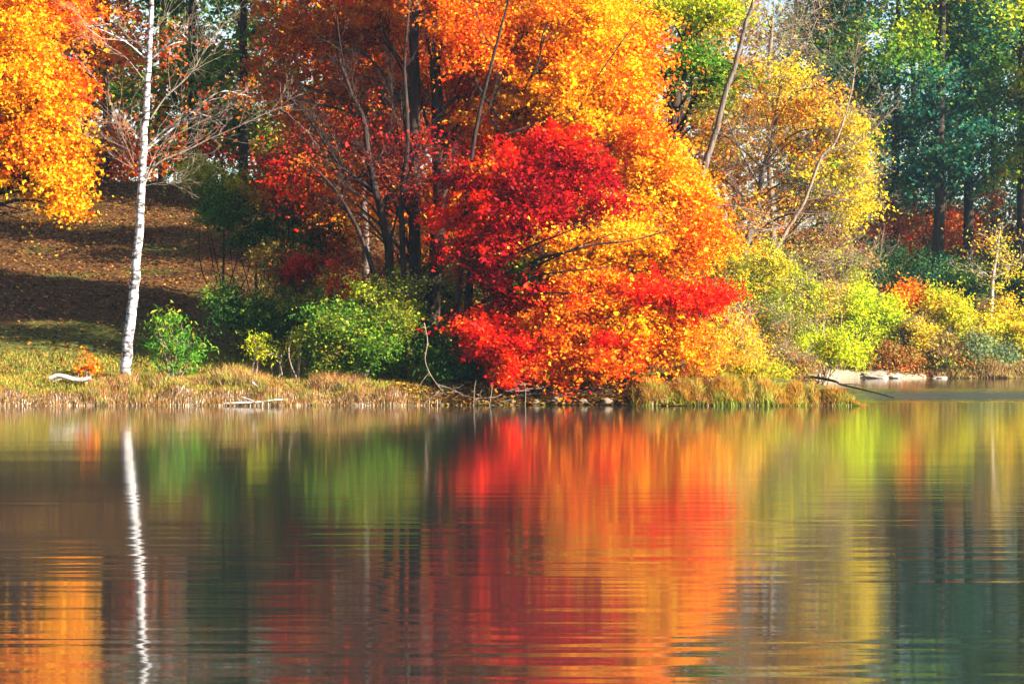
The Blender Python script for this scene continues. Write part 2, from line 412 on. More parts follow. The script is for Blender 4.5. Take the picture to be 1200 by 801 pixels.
n.links.new(sp.outputs[1], rg.inputs[0]); RG = rg.outputs[0]
h1 = mul(noise_h(1.0, .30, 3.2, 1.0, .03), .0058)      # long crested ripples
h2 = mul(noise_h(1.0, .8, 8.0, 1.0, -.04), .0014)
h3 = mul(noise_h(1.0, .12, .7, 1.0), .0030)
pm = n.nodes.new('ShaderNodeMapRange'); pm.inputs[1].default_value = .35; pm.inputs[2].default_value = .65; pm.inputs[3].default_value = .45; pm.inputs[4].default_value = 1.25
n.links.new(noise_h(1.0, .16, .45, 2.0), pm.inputs[0])
hh = add(mul(mul(add(h1, h2), near.outputs[0]), pm.outputs[0]), h3)
h4 = mul(noise_h(1.0, 5.0, 16.0, 2.0, .1), .00035)
hh = add(hh, h4)
# breeze ruffled strip in the cove to the right
c1 = n.nodes.new('ShaderNodeMapRange'); c1.inputs[1].default_value = 52.5; c1.inputs[2].default_value = 57.5; n.links.new(sp.outputs[1], c1.inputs[0])
c1b = n.nodes.new('ShaderNodeMapRange'); c1b.inputs[1].default_value = 70; c1b.inputs[2].default_value = 60; n.links.new(sp.outputs[1], c1b.inputs[0])
hr = mul(mul(noise_h(1.0, 3, 1.6, 3.0), .12), mul(c1.outputs[0], c1b.outputs[0]))
hh = add(hh, hr)
n.links.new(add(RG, mul(mul(c1.outputs[0], c1b.outputs[0]), .26)), b.inputs['Roughness'])
bp = n.nodes.new('ShaderNodeBump'); bp.inputs['Strength'].default_value = 1; bp.inputs['Distance'].default_value = 1.0
n.links.new(hh, bp.inputs['Height']); n.links.new(bp.outputs[0], b.inputs['Normal'])
n.links.new(b.outputs[0], out.inputs['Surface'])
V = np.array([[-380, -180, 0], [380, -180, 0], [380, 480, 0], [-380, 480, 0]], float)
me = raw_mesh('lake_water', V, [0, 1, 2, 3], [0], [4], None, m)
tag(link('lake_water', me), None, None, kind='structure')

# ---------------------------------------------------------------- haze
m = bpy.data.materials.new('morning_haze'); m.use_nodes = True; n = m.node_tree; n.nodes.clear()
out = n.nodes.new('ShaderNodeOutputMaterial'); pv = n.nodes.new('ShaderNodeVolumePrincipled')
pv.inputs['Color'].default_value = (.50, .78, 1, 1); pv.inputs['Density'].default_value = .00018; pv.inputs['Anisotropy'].default_value = .2
n.links.new(pv.outputs[0], out.inputs['Volume'])
x0, x1, y0, y1, z0, z1 = -385, 385, -185, 485, -2.7, 34
V = np.array([[x, y, z] for z in (z0, z1) for y in (y0, y1) for x in (x0, x1)], float)
fq = [[0, 2, 3, 1], [4, 5, 7, 6], [0, 1, 5, 4], [2, 6, 7, 3], [0, 4, 6, 2], [1, 3, 7, 5]]
me = raw_mesh('haze', V, np.array(fq).ravel(), np.arange(6) * 4, [4] * 6, None, m)
tag(link('haze', me), 'thin pale morning haze over the lake and woods', 'haze', kind='stuff')

# ---------------------------------------------------------------- far wood on the crest behind (left) and behind the grove
def auto_tree(kind, label, cat, Y, px, top, low, half, pal, bark, rad=6, n=10, nc=9, lsize=.17, per=34, clump=.5, group=None, pal2=None, leaf='maple', lean=0, fork=True, **kw):
    s = Y / F
    x = (px - 600) * s; gpy = 400.5 - (float(ground(x, Y)) - CAM_H) / s
    tr = [(px, gpy, rad), (px + lean * .3, gpy + (low - gpy) * .6, rad * .85), (px + lean * .6, low + (top - low) * .3, rad * .65), (px + lean, low + (top - low) * .9, rad * .2)]
    cl = []
    for k in range(n):
        t = (k + rng.uniform(.1, .9)) / n
        yy = low + (top - low) * t
        env = math.sin(math.pi * min(1, .18 + t * .8)) ** .6
        a = rng.uniform(0, 2 * math.pi); rr = half * env * rng.uniform(.3, .75)
        p = pal2 if (pal2 and rng.random() < .35) else pal
        cl.append((px + lean * t + math.cos(a) * rr, yy, half * .5 * env + 8, abs(top - low) / n * .9 + 8, math.sin(a) * rr * s, half * .5 * s * env + .3, nc, p))
    return plant(kind, label, cat, Y, tr, cl, bark, leaf, lsize, group, per, clump, merge_limbs=True, twigs=1, minr=.010, **kw)

def shrub(kind, label, Y, px, py, rx, ry, pal, leaf='oval', lsize=.12, nc=34, per=40, clump=.26, bark=B_GREY, stems=5, sprays=0, rY=None, group=None, parts=5, pal2=None, cat='shrub', dense=1.0, flatten=.6, spray_len=.4):
    s = Y / F; x = (px - 600) * s; gz = float(ground(x, Y)); gpy = 400.5 - (gz - CAM_H) / s
    rY = rY or rx * s * .8
    cl = []
    for k in range(parts):
        a = 2 * math.pi * k / parts + rng.uniform(-.4, .4)
        dx, dy = math.cos(a) * rx * .5, math.sin(a * 1.7) * ry * .45
        f = rng.uniform(.6, 1.35); dx *= rng.uniform(.7, 1.5); dy *= rng.uniform(.7, 1.5)
        cl.append((px + dx, py + dy, rx * .52 * f, ry * .55 * f, math.sin(a) * rY * .5, rY * .6, max(3, nc // parts), pal2 if (pal2 and k % 2) else pal))
    top = py
    base = np.array([x, Y, gz]); ex = []
    for k in range(stems):
        a = rng.uniform(0, 6.28); tx = W(px + math.cos(a) * rx * .6, py - ry * rng.uniform(-.2, .6), Y + math.sin(a) * rY * .6)
        b0 = base + np.array([rng.uniform(-.15, .15), rng.uniform(-.15, .15), -.1])
        ex.append([smooth_path([b0, b0 + (tx - b0) * .5 + rng.normal(size=3) * .08 * np.linalg.norm(tx - b0), tx], [.022, .014, .005])])
    r = plant(kind, label, cat, Y, [(px, gpy, 1.6), (px, (gpy + py) / 2, 1.3), (px + 2, py, .7)], cl, bark, leaf, lsize, group, per, clump, flatten,
              merge_limbs=True, crown='foliage', sprays=sprays, dense=dense, spray_len=spray_len)
    if ex: link('stem_cluster', tube_mesh('stem_cluster', [e[0] for e in ex], bark, base, 5), r)
    return r

g = 'trees on the crest behind the leafy slope'
crest = [ # px, Y, top, low, half, pal, pal2, kind-desc, rad
    (-40, 84, -220, 170, 95, RUS, YOR, 'rust brown oak tree at the far left of the crest', 7),
    (45, 90, -200, 175, 80, RUS, ORG, 'rust red oak tree on the crest behind the hanging golden boughs', 6),
    (100, 82, -230, 130, 70, RUS, ORG, 'dark trunked rust red oak on the crest left of the white tree', 7),
    (125, 86, -230, 120, 60, RUS, GRN, 'second dark trunked oak on the crest just left of the white tree', 6),
    (190, 92, -200, 150, 75, GRN, OLV, 'green tree on the crest directly behind the white tree', 6),
    (225, 83, -240, 140, 80, GRN, DGR, 'tall green leaved tree on the crest right of the white tree', 7),
    (285, 80, -230, 165, 75, GRN, RUS, 'green tree mixed with rust leaves above the shrubby slope', 7),
    (330, 86, -220, 170, 80, OLV, GRN, 'olive green tree on the crest behind the bare twigged tree', 6),
    (385, 80, -240, 190, 75, RUS, GRN, 'rust and green tree behind the bare twigged tree', 6),
]
for (px, Y, top, low, half, p1, p2, lab, rad) in crest:
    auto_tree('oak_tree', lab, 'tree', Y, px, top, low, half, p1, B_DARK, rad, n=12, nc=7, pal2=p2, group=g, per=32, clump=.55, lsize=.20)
g = 'undergrowth along the crest'
for (px, py, rx, ry, Y, pal, lab, p2) in [
    (-20, 185, 50, 26, 86, RUS, 'rust undergrowth on the crest at the far left edge', BRG), (45, 190, 46, 24, 87, BRG, 'brown undergrowth on the crest behind the hanging golden boughs', RUS),
    (98, 185, 40, 26, 88, RUS, 'rust undergrowth on the crest around the dark oak trunks', ORG), (150, 170, 40, 36, 86, ORG, 'orange undergrowth on the crest directly behind the white tree', RUS),
    (205, 165, 40, 40, 87, RUS, 'rust undergrowth on the crest just right of the white tree', GRN), (260, 160, 44, 40, 88, RUS, 'rusty orange undergrowth on the crest above the shrubby tree', ORG),
    (320, 170, 44, 40, 86, GRN, 'green undergrowth on the crest behind the pale crooked limb', RUS),
    (130, 90, 46, 50, 92, ORG, 'orange young tree on the crest behind the white trunk', RUS), (235, 85, 50, 50, 91, RUS, 'rusty young tree on the crest between the green ones', ORG), (60, 120, 40, 50, 93, RUS, 'rusty young tree on the crest beside the hanging golden boughs', BRG)]:
    shrub('undergrowth_bush', lab, Y, px, py, rx, ry, pal, 'maple', .16, nc=46, per=30, clump=.42, bark=B_DARK, group=g, pal2=p2)
g = 'trees deep inside the grove'
deep = [
    (440, 74, -220, 260, 80, ORG, RUS, 'orange tree deep in the grove behind the bare twigged tree', 7),
    (510, 76, -230, 300, 80, YOR, RUS, 'orange and gold tree deep in the grove behind the twin dark trunks', 7),
    (590, 72, -240, 280, 85, YOR, ORG, 'golden orange tree deep behind the crimson maple', 7),
    (455, 65, -200, 230, 80, RUS, ORG, 'rust red tree added to shade the slope, in the middle of the grove behind the bare purple tree', 6),  # hidden behind the front trees, put in for its shade on the slope
    (545, 66, -220, 250, 80, ORG, YOR, 'orange tree added to shade the slope, in the middle of the grove behind the thicker twin trunk', 6),  # also hidden and added so its shadow reaches the slope
    (665, 75, -240, 260, 80, YEL, YOR, 'yellow tree deep behind the big golden maple', 7),
    (735, 84, -60, 290, 65, BRG, OLV, 'thin brownish tree in the gap under the green boughs', 5),
    (800, 82, -30, 330, 70, TWG, BRG, 'tan twiggy tree behind the leaning slim trunk', 5),
    (865, 86, -10, 350, 75, BRG, TWG, 'faded brown tree behind the golden arching tree', 5),
]
for (px, Y, top, low, half, p1, p2, lab, rad) in deep:
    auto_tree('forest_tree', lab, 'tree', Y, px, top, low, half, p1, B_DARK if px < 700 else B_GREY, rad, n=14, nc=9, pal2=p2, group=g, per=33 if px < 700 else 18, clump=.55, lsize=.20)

g = 'trees beyond the cove'
far = [ # px, Y, top, low, half, pal, pal2, label, rad, lean
    (925, 104, -160, 250, 60, OLV, GRN, 'olive green tree beyond the cove rising behind the golden arching tree', 5, 10),
    (965, 98, -200, 230, 60, GRN, TEA, 'green tree beyond the cove just right of the golden arching tree', 6, -10),
    (1005, 106, -190, 260, 62, TEA, YGR, 'dark blue green tree beyond the cove behind the bare twig ends', 6, 0),
    (1045, 99, -200, 240, 60, TEA, YGR, 'dark teal tree beyond the cove left of the thickest far trunk', 6, 10),
    (1098, 97, -230, 210, 72, TEA, GRN, 'tall dark tree with the thickest trunk beyond the cove', 8, 8),
    (1137, 100, -230, 215, 66, TEA, DGR, 'tall dark tree with straight trunk right of the thickest far trunk', 7, -6),
    (1194, 98, -220, 200, 66, GRN, YGR, 'tall tree with dark trunk at the right edge beyond the cove', 7, 8),
    (1250, 101, -220, 260, 70, TEA, GRN, 'dark green tree partly outside the right edge beyond the cove', 7, 0),
    (1070, 114, -150, 330, 85, TEA, DGR, 'dark tree in the back row beyond the cove between two trunks', 6, 0),
    (1165, 116, -150, 330, 85, TEA, DGR, 'dark tree in the back row beyond the cove near the right edge', 6, 0),
    (1010, 118, -150, 330, 85, TEA, DGR, 'dark tree in the back row beyond the cove at its left end', 6, 0),
    (1115, 122, -60, 340, 90, TEA, DGR, 'dark tree in the rearmost row behind the thickest far trunk', 6, 0),
    (1195, 124, -60, 340, 90, DGR, TEA, 'dark tree in the rearmost row behind the slender yellow tree', 6, 0),
    (1230, 115, -150, 330, 85, TEA, DGR, 'dark tree in the back row behind the right edge tree', 6, 0),
]
for (px, Y, top, low, half, p1, p2, lab, rad, lean) in far:
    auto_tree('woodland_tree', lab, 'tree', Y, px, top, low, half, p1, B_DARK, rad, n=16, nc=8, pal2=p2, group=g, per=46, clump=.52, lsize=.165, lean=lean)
# large trees just outside the frame on the right bank, whose shade lies over the far wood
for (px, Y, hw, lab) in ((1420, 95, 120, 'nearer large dark green tree on the right bank outside the picture'), (1345, 108, 100, 'farther large dark green tree on the right bank outside the picture')):
    auto_tree('bank_tree', lab, 'tree', Y, px, -40, 330, hw, DGR, B_DARK, 9, n=16, nc=9, per=30, clump=.8, lsize=.32, group='trees outside the right edge')

# understory and shrubs beyond the cove
g = 'shrubs along the far shore'
fs = [ # px,py,rx,ry,Y,pal,label,leaf sprays
    (962, 372, 34, 60, 90, TWG, 'brown twiggy shrub on the far shore beside the lime green one', 2, OLV),
    (985, 345, 30, 40, 92, YGR, 'olive shrub on the far shore above and left of the lime green one', 0, YGR),
    (1022, 372, 36, 46, 90, LIM, 'bright lime green shrub on the far shore, brightest of the row', 0, None),
    (1068, 352, 14, 24, 91.5, ORG, 'small orange shrub peeking above the lime green shrubs on the far shore', 0, YOR),
    (1020, 420, 26, 20, 88.9, BRG, 'low brown and yellow twiggy shrub at the sandy far shore', 2, YGR),
    (1064, 396, 34, 36, 90, YGR, 'yellow green shrub on the far shore under the small orange shrub', 0, OLV),
    (1098, 404, 36, 36, 89.2, TWG, 'pinkish brown twiggy shrub at the middle of the far shore', 3, GYL),
    (1108, 366, 30, 30, 91, YGR, 'yellow green shrub behind the pinkish twiggy shrub on the far shore', 0, GYL),
    (1142, 384, 30, 34, 90, GYL, 'golden yellow shrub left of the grey green bush on the far shore', 0, YGR),
    (1166, 414, 30, 27, 88.9, GRT, 'rounded grey green bush at the far water edge', 2, None),
    (1192, 386, 30, 38, 90.3, GYL, 'yellow shrub near the right edge of the far shore', 0, LIM),
    (1215, 410, 24, 30, 89.5, LIM, 'lime shrub cut by the right edge on the far shore', 0, GYL),
    (1120, 428, 26, 12, 88.6, BRG, 'low brown weedy shrub at the far water edge left of the grey green bush', 2, OLV),
    (990, 405, 30, 32, 89.3, OLV, 'dull green twiggy shrub above the pale sand bank', 1, TWG),
    (1060, 425, 24, 15, 88.6, BRG, 'low brownish shrub just behind the pale sand bank', 1, BRG),
]
for (px, py, rx, ry, Y, pal, lab, spn, p2) in fs:
    shrub('shrub', lab, Y, px, py, rx, ry, pal, lsize=.13, nc=90, per=44, clump=.24, bark=B_TAN if spn else B_GREY, sprays=spn, group=g, pal2=p2, dense=.8 if spn else 1)
g = 'understory shrubs in the far shade'
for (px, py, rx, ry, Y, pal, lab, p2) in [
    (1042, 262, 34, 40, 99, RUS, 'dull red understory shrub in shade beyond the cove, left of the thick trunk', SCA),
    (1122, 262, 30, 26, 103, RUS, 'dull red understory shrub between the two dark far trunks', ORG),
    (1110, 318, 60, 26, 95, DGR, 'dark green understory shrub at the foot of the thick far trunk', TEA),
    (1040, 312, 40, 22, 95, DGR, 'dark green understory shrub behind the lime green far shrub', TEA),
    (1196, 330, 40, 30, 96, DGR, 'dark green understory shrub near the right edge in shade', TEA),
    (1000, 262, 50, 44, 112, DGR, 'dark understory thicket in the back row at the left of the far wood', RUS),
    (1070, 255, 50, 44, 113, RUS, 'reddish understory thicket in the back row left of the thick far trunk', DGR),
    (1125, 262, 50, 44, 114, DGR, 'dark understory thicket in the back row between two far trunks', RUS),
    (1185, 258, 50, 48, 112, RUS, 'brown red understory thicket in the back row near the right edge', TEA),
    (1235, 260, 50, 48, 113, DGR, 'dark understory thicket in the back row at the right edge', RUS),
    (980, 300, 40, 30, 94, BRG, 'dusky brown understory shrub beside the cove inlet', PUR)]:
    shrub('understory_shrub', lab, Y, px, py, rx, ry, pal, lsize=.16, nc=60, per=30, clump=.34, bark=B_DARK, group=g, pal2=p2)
plant('young_tree', 'slender young yellow leaved tree with grey trunk behind the far shore shrubs', 'tree', 92,
      [(1160, 360, 2.6), (1163, 330, 2.2), (1168, 300, 1.4), (1172, 270, .8)],
      [(1150, 318, 28, 16, 0, .6, 12, OLV), (1185, 315, 24, 14, 0, .6, 11, GYL), (1168, 285, 20, 18, 0, .6, 14, GYL)], B_PALE, 'oval', .13, per=9, clump=.36, merge_limbs=True, sprays=2)

# ---------------------------------------------------------------- grove on the right
plant('arching_tree', 'golden and orange thin leaved tree arching towards the cove', 'tree', 66,
      [(850, 400, 6), (868, 320, 5), (885, 240, 4), (905, 160, 2.6), (915, 100, 1.4)],
      [(868, 95, 40, 32, 1, 1.2, 26, GOL), (915, 90, 34, 26, 0, 1.2, 26, GYL), (950, 120, 36, 28, -1, 1.2, 30, GOL), (900, 140, 40, 30, 1, 1.2, 28, GOL),
       (985, 150, 30, 26, 0, 1.0, 26, GYL), (1002, 160, 22, 26, 0, .8, 22, GYL), (940, 175, 40, 24, 0, 1.2, 28, GOL), (890, 200, 40, 30, 1, 1.2, 26, GOL),
       (975, 205, 34, 22, 0, 1.0, 22, GYL), (1000, 240, 26, 22, 0, .9, 26, GYL), (940, 240, 40, 24, 1, 1.2, 22, GOL), (870, 255, 40, 26, 0, 1.0, 22, GOL), (825, 150, 34, 30, 1, 1, 18, GOL), (820, 210, 34, 30, 1, 1, 20, GOL), (1012, 200, 16, 22, 0, .7, 16, GYL), (960, 285, 40, 20, 0, 1.0, 14, TWG)],
      B_GREY, 'oval', .12, per=19, clump=.30, flatten=.4, sprays=2, spray_len=.7,
      extra=[fan([(878, 290, 0), (900, 262, -1), (940, 248, -1.8), (985, 252, -2)], 66, .04, 10, .8), fan([(885, 240, 0), (915, 215, -1.2), (960, 222, -2), (1000, 232, -2)], 66, .035, 10, .8), fan([(890, 200, 0), (925, 160, -1.2), (965, 150, -2), (1000, 165, -2)], 66, .03, 10, .8),
             fan([(905, 150, 0), (930, 110, -1.2), (960, 105, -2), (985, 122, -2)], 66, .025, 10, .8), fan([(888, 215, 0), (860, 160, -1.4), (845, 110, -2), (850, 70, -2)], 66, .03, 10, .8), fan([(875, 300, 0), (910, 300, -1.2), (955, 310, -2), (990, 305, -2)], 66, .03, 10, .8)])
plant('bare_tree', 'dense tangle of bare pinkish twigs at the top behind the leaning trunk', 'tree', 70,
      [(905, 420, 5), (905, 250, 4), (900, 120, 3), (905, 20, 2)],
      [(890, 30, 40, 30, 0, 1.5, 24, TWG), (930, 50, 36, 30, 0, 1.5, 22, TWG), (960, 20, 30, 30, 0, 1.4, 16, TWG), (880, -40, 50, 40, 0, 1.5, 16, TWG), (985, 260, 30, 24, 0, 1, 14, TWG), (1000, 305, 34, 16, 0, 1, 18, TWG)],
      B_TAN, 'oval', .09, per=5, clump=.4, sprays=4, spray_len=.9)
plant('slim_tree', 'slim pale forked tree with bare twig ends reaching right over the cove', 'tree', 62,
      [(868, 400, 3), (880, 350, 2.7), (905, 302, 2.5), (925, 265, 2.2), (943, 235, 2.0), (962, 185, 1.7), (978, 168, 1.4), (992, 130, .9), (1003, 80, .5)],
      [(1005, 235, 18, 14, 0, .5, 8, GYL)], B_TAN, 'oval', .10, per=30, clump=.25, sprays=1,
      extra=[fan([(962, 188), (985, 172), (1010, 165), (1045, 130), (1052, 128)], 62, .022, 16, .9), fan([(978, 168), (995, 130), (1020, 128), (1040, 105)], 62, .02, 14, .8),
             fan([(992, 130), (1000, 100), (1002, 70), (1008, 40)], 62, .016, 12, .7), fan([(943, 235), (980, 228), (1010, 215), (1050, 200)], 62, .018, 12, .7),
             fan([(925, 265), (900, 270), (870, 300), (845, 320)], 62, .03, 10, .8), fan([(935, 250), (975, 250), (1010, 235), (1040, 230)], 62, .016, 10, .7)])
plant('leaning_tree', 'slim grey trunk leaning right from the golden boughs to the top edge', 'tree', 58,
      [(795, 440, 5.2), (803, 300, 4.8), (810, 250, 4.5), (826, 195, 4.0), (840, 150, 3.5), (850, 110, 3.2), (862, 75, 2.8), (872, 35, 2.4), (884, -5, 2.0), (895, -70, 1.5)],
      [(880, -40, 40, 26, 0, 1, 10, GYL)], B_GREY, 'oval', .10, per=30, clump=.3,
      extra=[fan([(812, 245), (850, 240), (900, 250), (940, 248)], 58, .035, 10, .8), fan([(838, 158), (870, 150), (900, 160), (925, 200)], 58, .025, 12, .8), fan([(830, 185), (850, 200), (880, 190), (930, 205)], 58, .02, 10, .8),
             fan([(852, 105), (870, 80), (900, 70), (935, 75)], 58, .02, 10, .8), fan([(826, 195), (800, 185), (770, 170), (755, 165)], 58, .02, 8, .6), fan([(865, 60), (890, 30), (920, 15)], 58, .016, 10, .8)])
plant('forked_tree', 'forked dark trunk tree with green and yellow leaves at the top of the grove', 'tree', 63,
      [(782, 440, 9), (784, 300, 8.5), (786, 200, 8), (788, 160, 7.5), (792, 110, 6), (796, 60, 5), (815, 15, 4), (830, -40, 3), (835, -120, 2)],
      [(735, 40, 26, 16, -1, .8, 22, GRN), (760, 20, 26, 18, -1, .8, 18, YGR), (788, 78, 38, 14, -2, .9, 36, GRN), (820, 70, 26, 12, -2, .8, 20, GRN), (850, 88, 22, 12, -2, .7, 22, GRN),
       (800, 12, 46, 16, -1, 1, 40, YGR), (850, 15, 30, 14, -1, .8, 24, YGR), (836, 112, 16, 12, -2, .5, 14, OLV), (770, -50, 70, 40, 0, 1.5, 50, YGR), (850, -60, 60, 40, 0, 1.5, 40, GRN), (740, 85, 16, 10, -1, .5, 8, GRN), (690, -50, 40, 20, 0, 1, 20, GRN)],
      B_DARK, 'maple', .15, per=15, clump=.33, dense=1.2,
      extra=[[pxpath([(786, 165), (770, 140), (752, 148), (742, 150)], 63, .09, .05)], fan([(750, 150), (765, 135), (790, 120), (800, 108)], 63, .06, 8, .7), fan([(742, 150), (745, 110), (738, 75), (728, 50)], 63, .05, 8, .7),
             fan([(790, 140), (815, 128), (835, 125), (850, 130)], 63, .05, 12, .8), fan([(792, 110), (820, 60), (812, 20), (800, -10)], 63, .04, 8, .8), fan([(786, 165), (790, 145), (805, 110), (800, 80)], 63, .05, 8, .7)])

# olive and gold shrubs on the point
g = 'shrubs on the point right of the scarlet boughs'
for (px, py, rx, ry, Y, pal, lab, p2, spn, lf, ls) in [
    (868, 318, 50, 36, 56, GYL, 'olive yellow shrub mass right of the scarlet boughs', OLV, 1, 'oval', .075),
    (915, 330, 40, 40, 60, YGR, 'yellow green twiggy shrub in the middle of the point', OLV, 2, 'oval', .075),
    (862, 395, 44, 46, 53.5, GOL, 'golden orange twiggy shrub above the right hand grass', GYL, 2, 'lance', .085),
    (815, 405, 48, 40, 52.0, YOR, 'orange fine leaved shrub just left of the golden twiggy shrub', GOL, 1, 'lance', .085),
    (905, 385, 36, 46, 58, OLV, 'dull olive shrub behind the golden twiggy shrub', TWG, 2, 'oval', .075),
    (960, 402, 46, 26, 64, LIM, 'bright yellow green leafy bush reaching out over the cove', YGR, 0, 'lance', .11),
    (945, 345, 40, 30, 66, TWG, 'tan twiggy shrub above the bright yellow green bush', GYL, 3, 'oval', .08),
    (965, 310, 40, 24, 72, OLV, 'olive shrub beneath the arching golden tree', TWG, 2, 'oval', .1),
    (880, 436, 34, 14, 52.3, YGR, 'low yellow green shrub behind the right hand grass', GOL, 1, 'lance', .085),
    (925, 428, 22, 16, 57, BRG, 'low brown twiggy shrub where the fallen branch leaves the bank', TWG, 3, 'oval', .07)]:
    shrub('bank_shrub', lab, Y, px, py, rx, ry, pal, lf, ls, nc=80, per=36, clump=.20, bark=B_TAN if spn > 1 else B_GREY, sprays=spn, group=g, pal2=p2, parts=6)

# ---------------------------------------------------------------- hero maples
plant('golden_maple', 'large golden orange maple filling the top centre of the grove', 'tree', 56,
      [(592, 440, 10), (590, 320, 9), (588, 220, 8), (586, 140, 7, ), (592, 60, 5), (600, -60, 4), (605, -200, 2)],
      [(560, 20, 50, 40, -1, 1.2, 46, ORG), (620, 40, 50, 45, -1, 1.2, 60, YEL), (690, 30, 55, 40, -1.5, 1.2, 70, YEL), (660, 100, 55, 40, -1.5, 1.2, 70, YEL),
       (600, 110, 45, 40, 0, 1.2, 46, YEL), (720, 110, 40, 35, -1, 1.1, 50, YOR), (700, 160, 48, 34, -1.5, 1, 54, YEL), (760, 200, 46, 34, -1, 1, 52, YEL), (640, 165, 45, 25, 0, 1, 40, YOR),
       (730, 250, 52, 26, -1, 1, 52, YEL), (800, 235, 34, 30, -.5, 1, 30, YOR), (560, 90, 40, 34, 0, 1, 30, ORG), (600, -60, 80, 45, 0, 2, 60, YOR), (690, -60, 70, 45, -1, 2, 60, YEL), (640, -150, 90, 50, 0, 2, 60, YOR), (530, -60, 60, 50, 0, 2, 40, ORG),
       (745, 60, 20, 34, -.5, .8, 24, ORG), (655, 60, 40, 14, -2.4, .6, 7, ORG), (640, 15, 34, 14, -2.4, .6, 8, ORG), (755, 160, 30, 14, -2, .6, 12, ORG)],
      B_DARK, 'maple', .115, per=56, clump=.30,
      extra=[fan([(584, 150), (576, 130), (600, 60), (640, 20)], 53.6, .045, 8, .8), fan([(586, 140), (560, 100), (545, 60)], 53.6, .04, 6, .8), fan([(588, 160), (640, 140), (690, 125)], 53.4, .03, 6, .6), fan([(620, 95), (632, 70), (636, 40), (650, 10)], 53.2, .035, 8, .6), fan([(700, 90), (735, 40), (760, 5)], 53.2, .02, 5, .5)])
plant('tall_maple', 'tall straight dark trunked maple with rust orange leaves, left one of the twin trunks', 'tree', 54.4,
      [(490, 445, 8), (488, 340, 7.5), (486, 230, 7), (486, 120, 6.2), (487, 20, 5.5), (489, -100, 4), (492, -220, 2)],
      [(400, 50, 46, 40, 3.4, 1.3, 34, RUS), (450, 30, 44, 40, 3.4, 1.3, 42, ORG), (420, 110, 44, 34, 3.4, 1.2, 34, RUS), (460, 100, 34, 34, 3.9, 1.2, 34, ORG), (380, 160, 40, 30, 3.4, 1.2, 24, RUS),
       (450, 160, 36, 26, 3.9, 1, 24, YOR), (420, -60, 70, 50, 2.4, 2, 50, ORG), (500, -120, 80, 60, 2.4, 2, 60, RUS), (345, 30, 40, 40, 3.4, 1.3, 24, RUS), (330, 110, 34, 34, 3.4, 1.2, 18, RUS), (410, 215, 40, 26, 3.4, 1.2, 22, YOR), (350, 200, 40, 26, 3.4, 1.2, 16, RUS), (485, 300, 30, 26, 3.4, 1, 14, YOR)],
      B_DARK, 'maple', .12, per=46, clump=.32)
plant('tall_maple', 'tall thicker dark trunked maple with red orange leaves, right one of the twin trunks', 'tree', 54.5,
      [(500, 448, 9), (506, 380, 8.5), (512, 300, 8.5), (516, 220, 9), (514, 150, 7.5), (511, 80, 6.5), (513, 10, 5.5), (516, -90, 4), (520, -200, 2)],
      [(545, 30, 36, 34, -0.5, 1, 36, ORG), (510, 20, 30, 30, 3.4, 1, 26, RUS), (545, 110, 30, 26, 1, 1, 22, SCA), (560, 60, 40, 26, -0.8, 1, 30, ORG), (500, 110, 30, 30, 3.4, 1, 20, RUS), (530, -60, 70, 50, 0, 1.6, 50, ORG), (540, 165, 24, 20, 1, .8, 14, SCA), (560, 140, 26, 16, 0, .7, 14, ORG)],
      B_DARK, 'maple', .115, per=46, clump=.28,
      extra=[fan([(514, 150), (530, 110), (545, 80), (548, 30)], 54.3, .03, 12, .9), fan([(512, 130), (495, 100), (480, 60)], 54.3, .025, 10, .8), fan([(515, 190), (535, 170), (545, 130), (560, 90)], 54.3, .03, 10, .8),
             fan([(514, 240), (545, 232), (575, 238), (600, 228)], 54, .025, 6, .6), fan([(514, 250), (490, 225), (470, 215), (450, 235)], 54.2, .02, 8, .6)])
plant('bare_maple', 'dark forked tree with purple red sparse leaves and many bare twigs', 'tree', 53,
      [(459, 448, 6), (459, 400, 5.6), (458, 340, 5.4), (456, 295, 5.2), (449, 258, 4.8), (440, 220, 4.2), (432, 180, 3.6), (426, 140, 3), (412, 110, 2.2), (398, 70, 1.6)],
      [(350, 165, 34, 20, 0.8, .8, 12, PUR), (400, 200, 40, 26, 0.5, .8, 16, RUS), (450, 185, 36, 24, 0.4, .8, 16, PUR), (485, 215, 36, 26, 0.4, .8, 20, PUR), (345, 205, 34, 26, 0.8, .8, 14, SCA), (380, 235, 34, 22, 0.8, .7, 14, RUS),
       (430, 160, 30, 16, 0.8, .8, 6, CRI), (500, 170, 30, 20, 0.3, .7, 10, CRI), (420, 265, 30, 18, 1.3, .8, 8, YOR), (440, 130, 50, 20, 0.8, .8, 6, RUS)],
      B_DARK, 'maple', .11, per=15, clump=.27, sprays=1, spray_len=.6, limb_bark=B_DARK,
      extra=[fan([(442, 225), (420, 210), (395, 190), (370, 150), (345, 120), (325, 95)], 53, .045, 18, 1.0, 2, .08), fan([(432, 185), (430, 150), (412, 110), (400, 60), (395, 20)], 53, .035, 18, 1.0, 2, .08),
             fan([(448, 258), (430, 235), (405, 215), (380, 165), (365, 130)], 53, .03, 14, .9, 2, .08), fan([(456, 290), (468, 240), (480, 200), (500, 150), (520, 130)], 53, .03, 14, .9, 2, .06),
             fan([(436, 200), (455, 160), (460, 110), (450, 60)], 53, .025, 12, .9, 2, .08), fan([(400, 190), (385, 150), (350, 120)], 52.8, .02, 12, .9, 2, .1)])
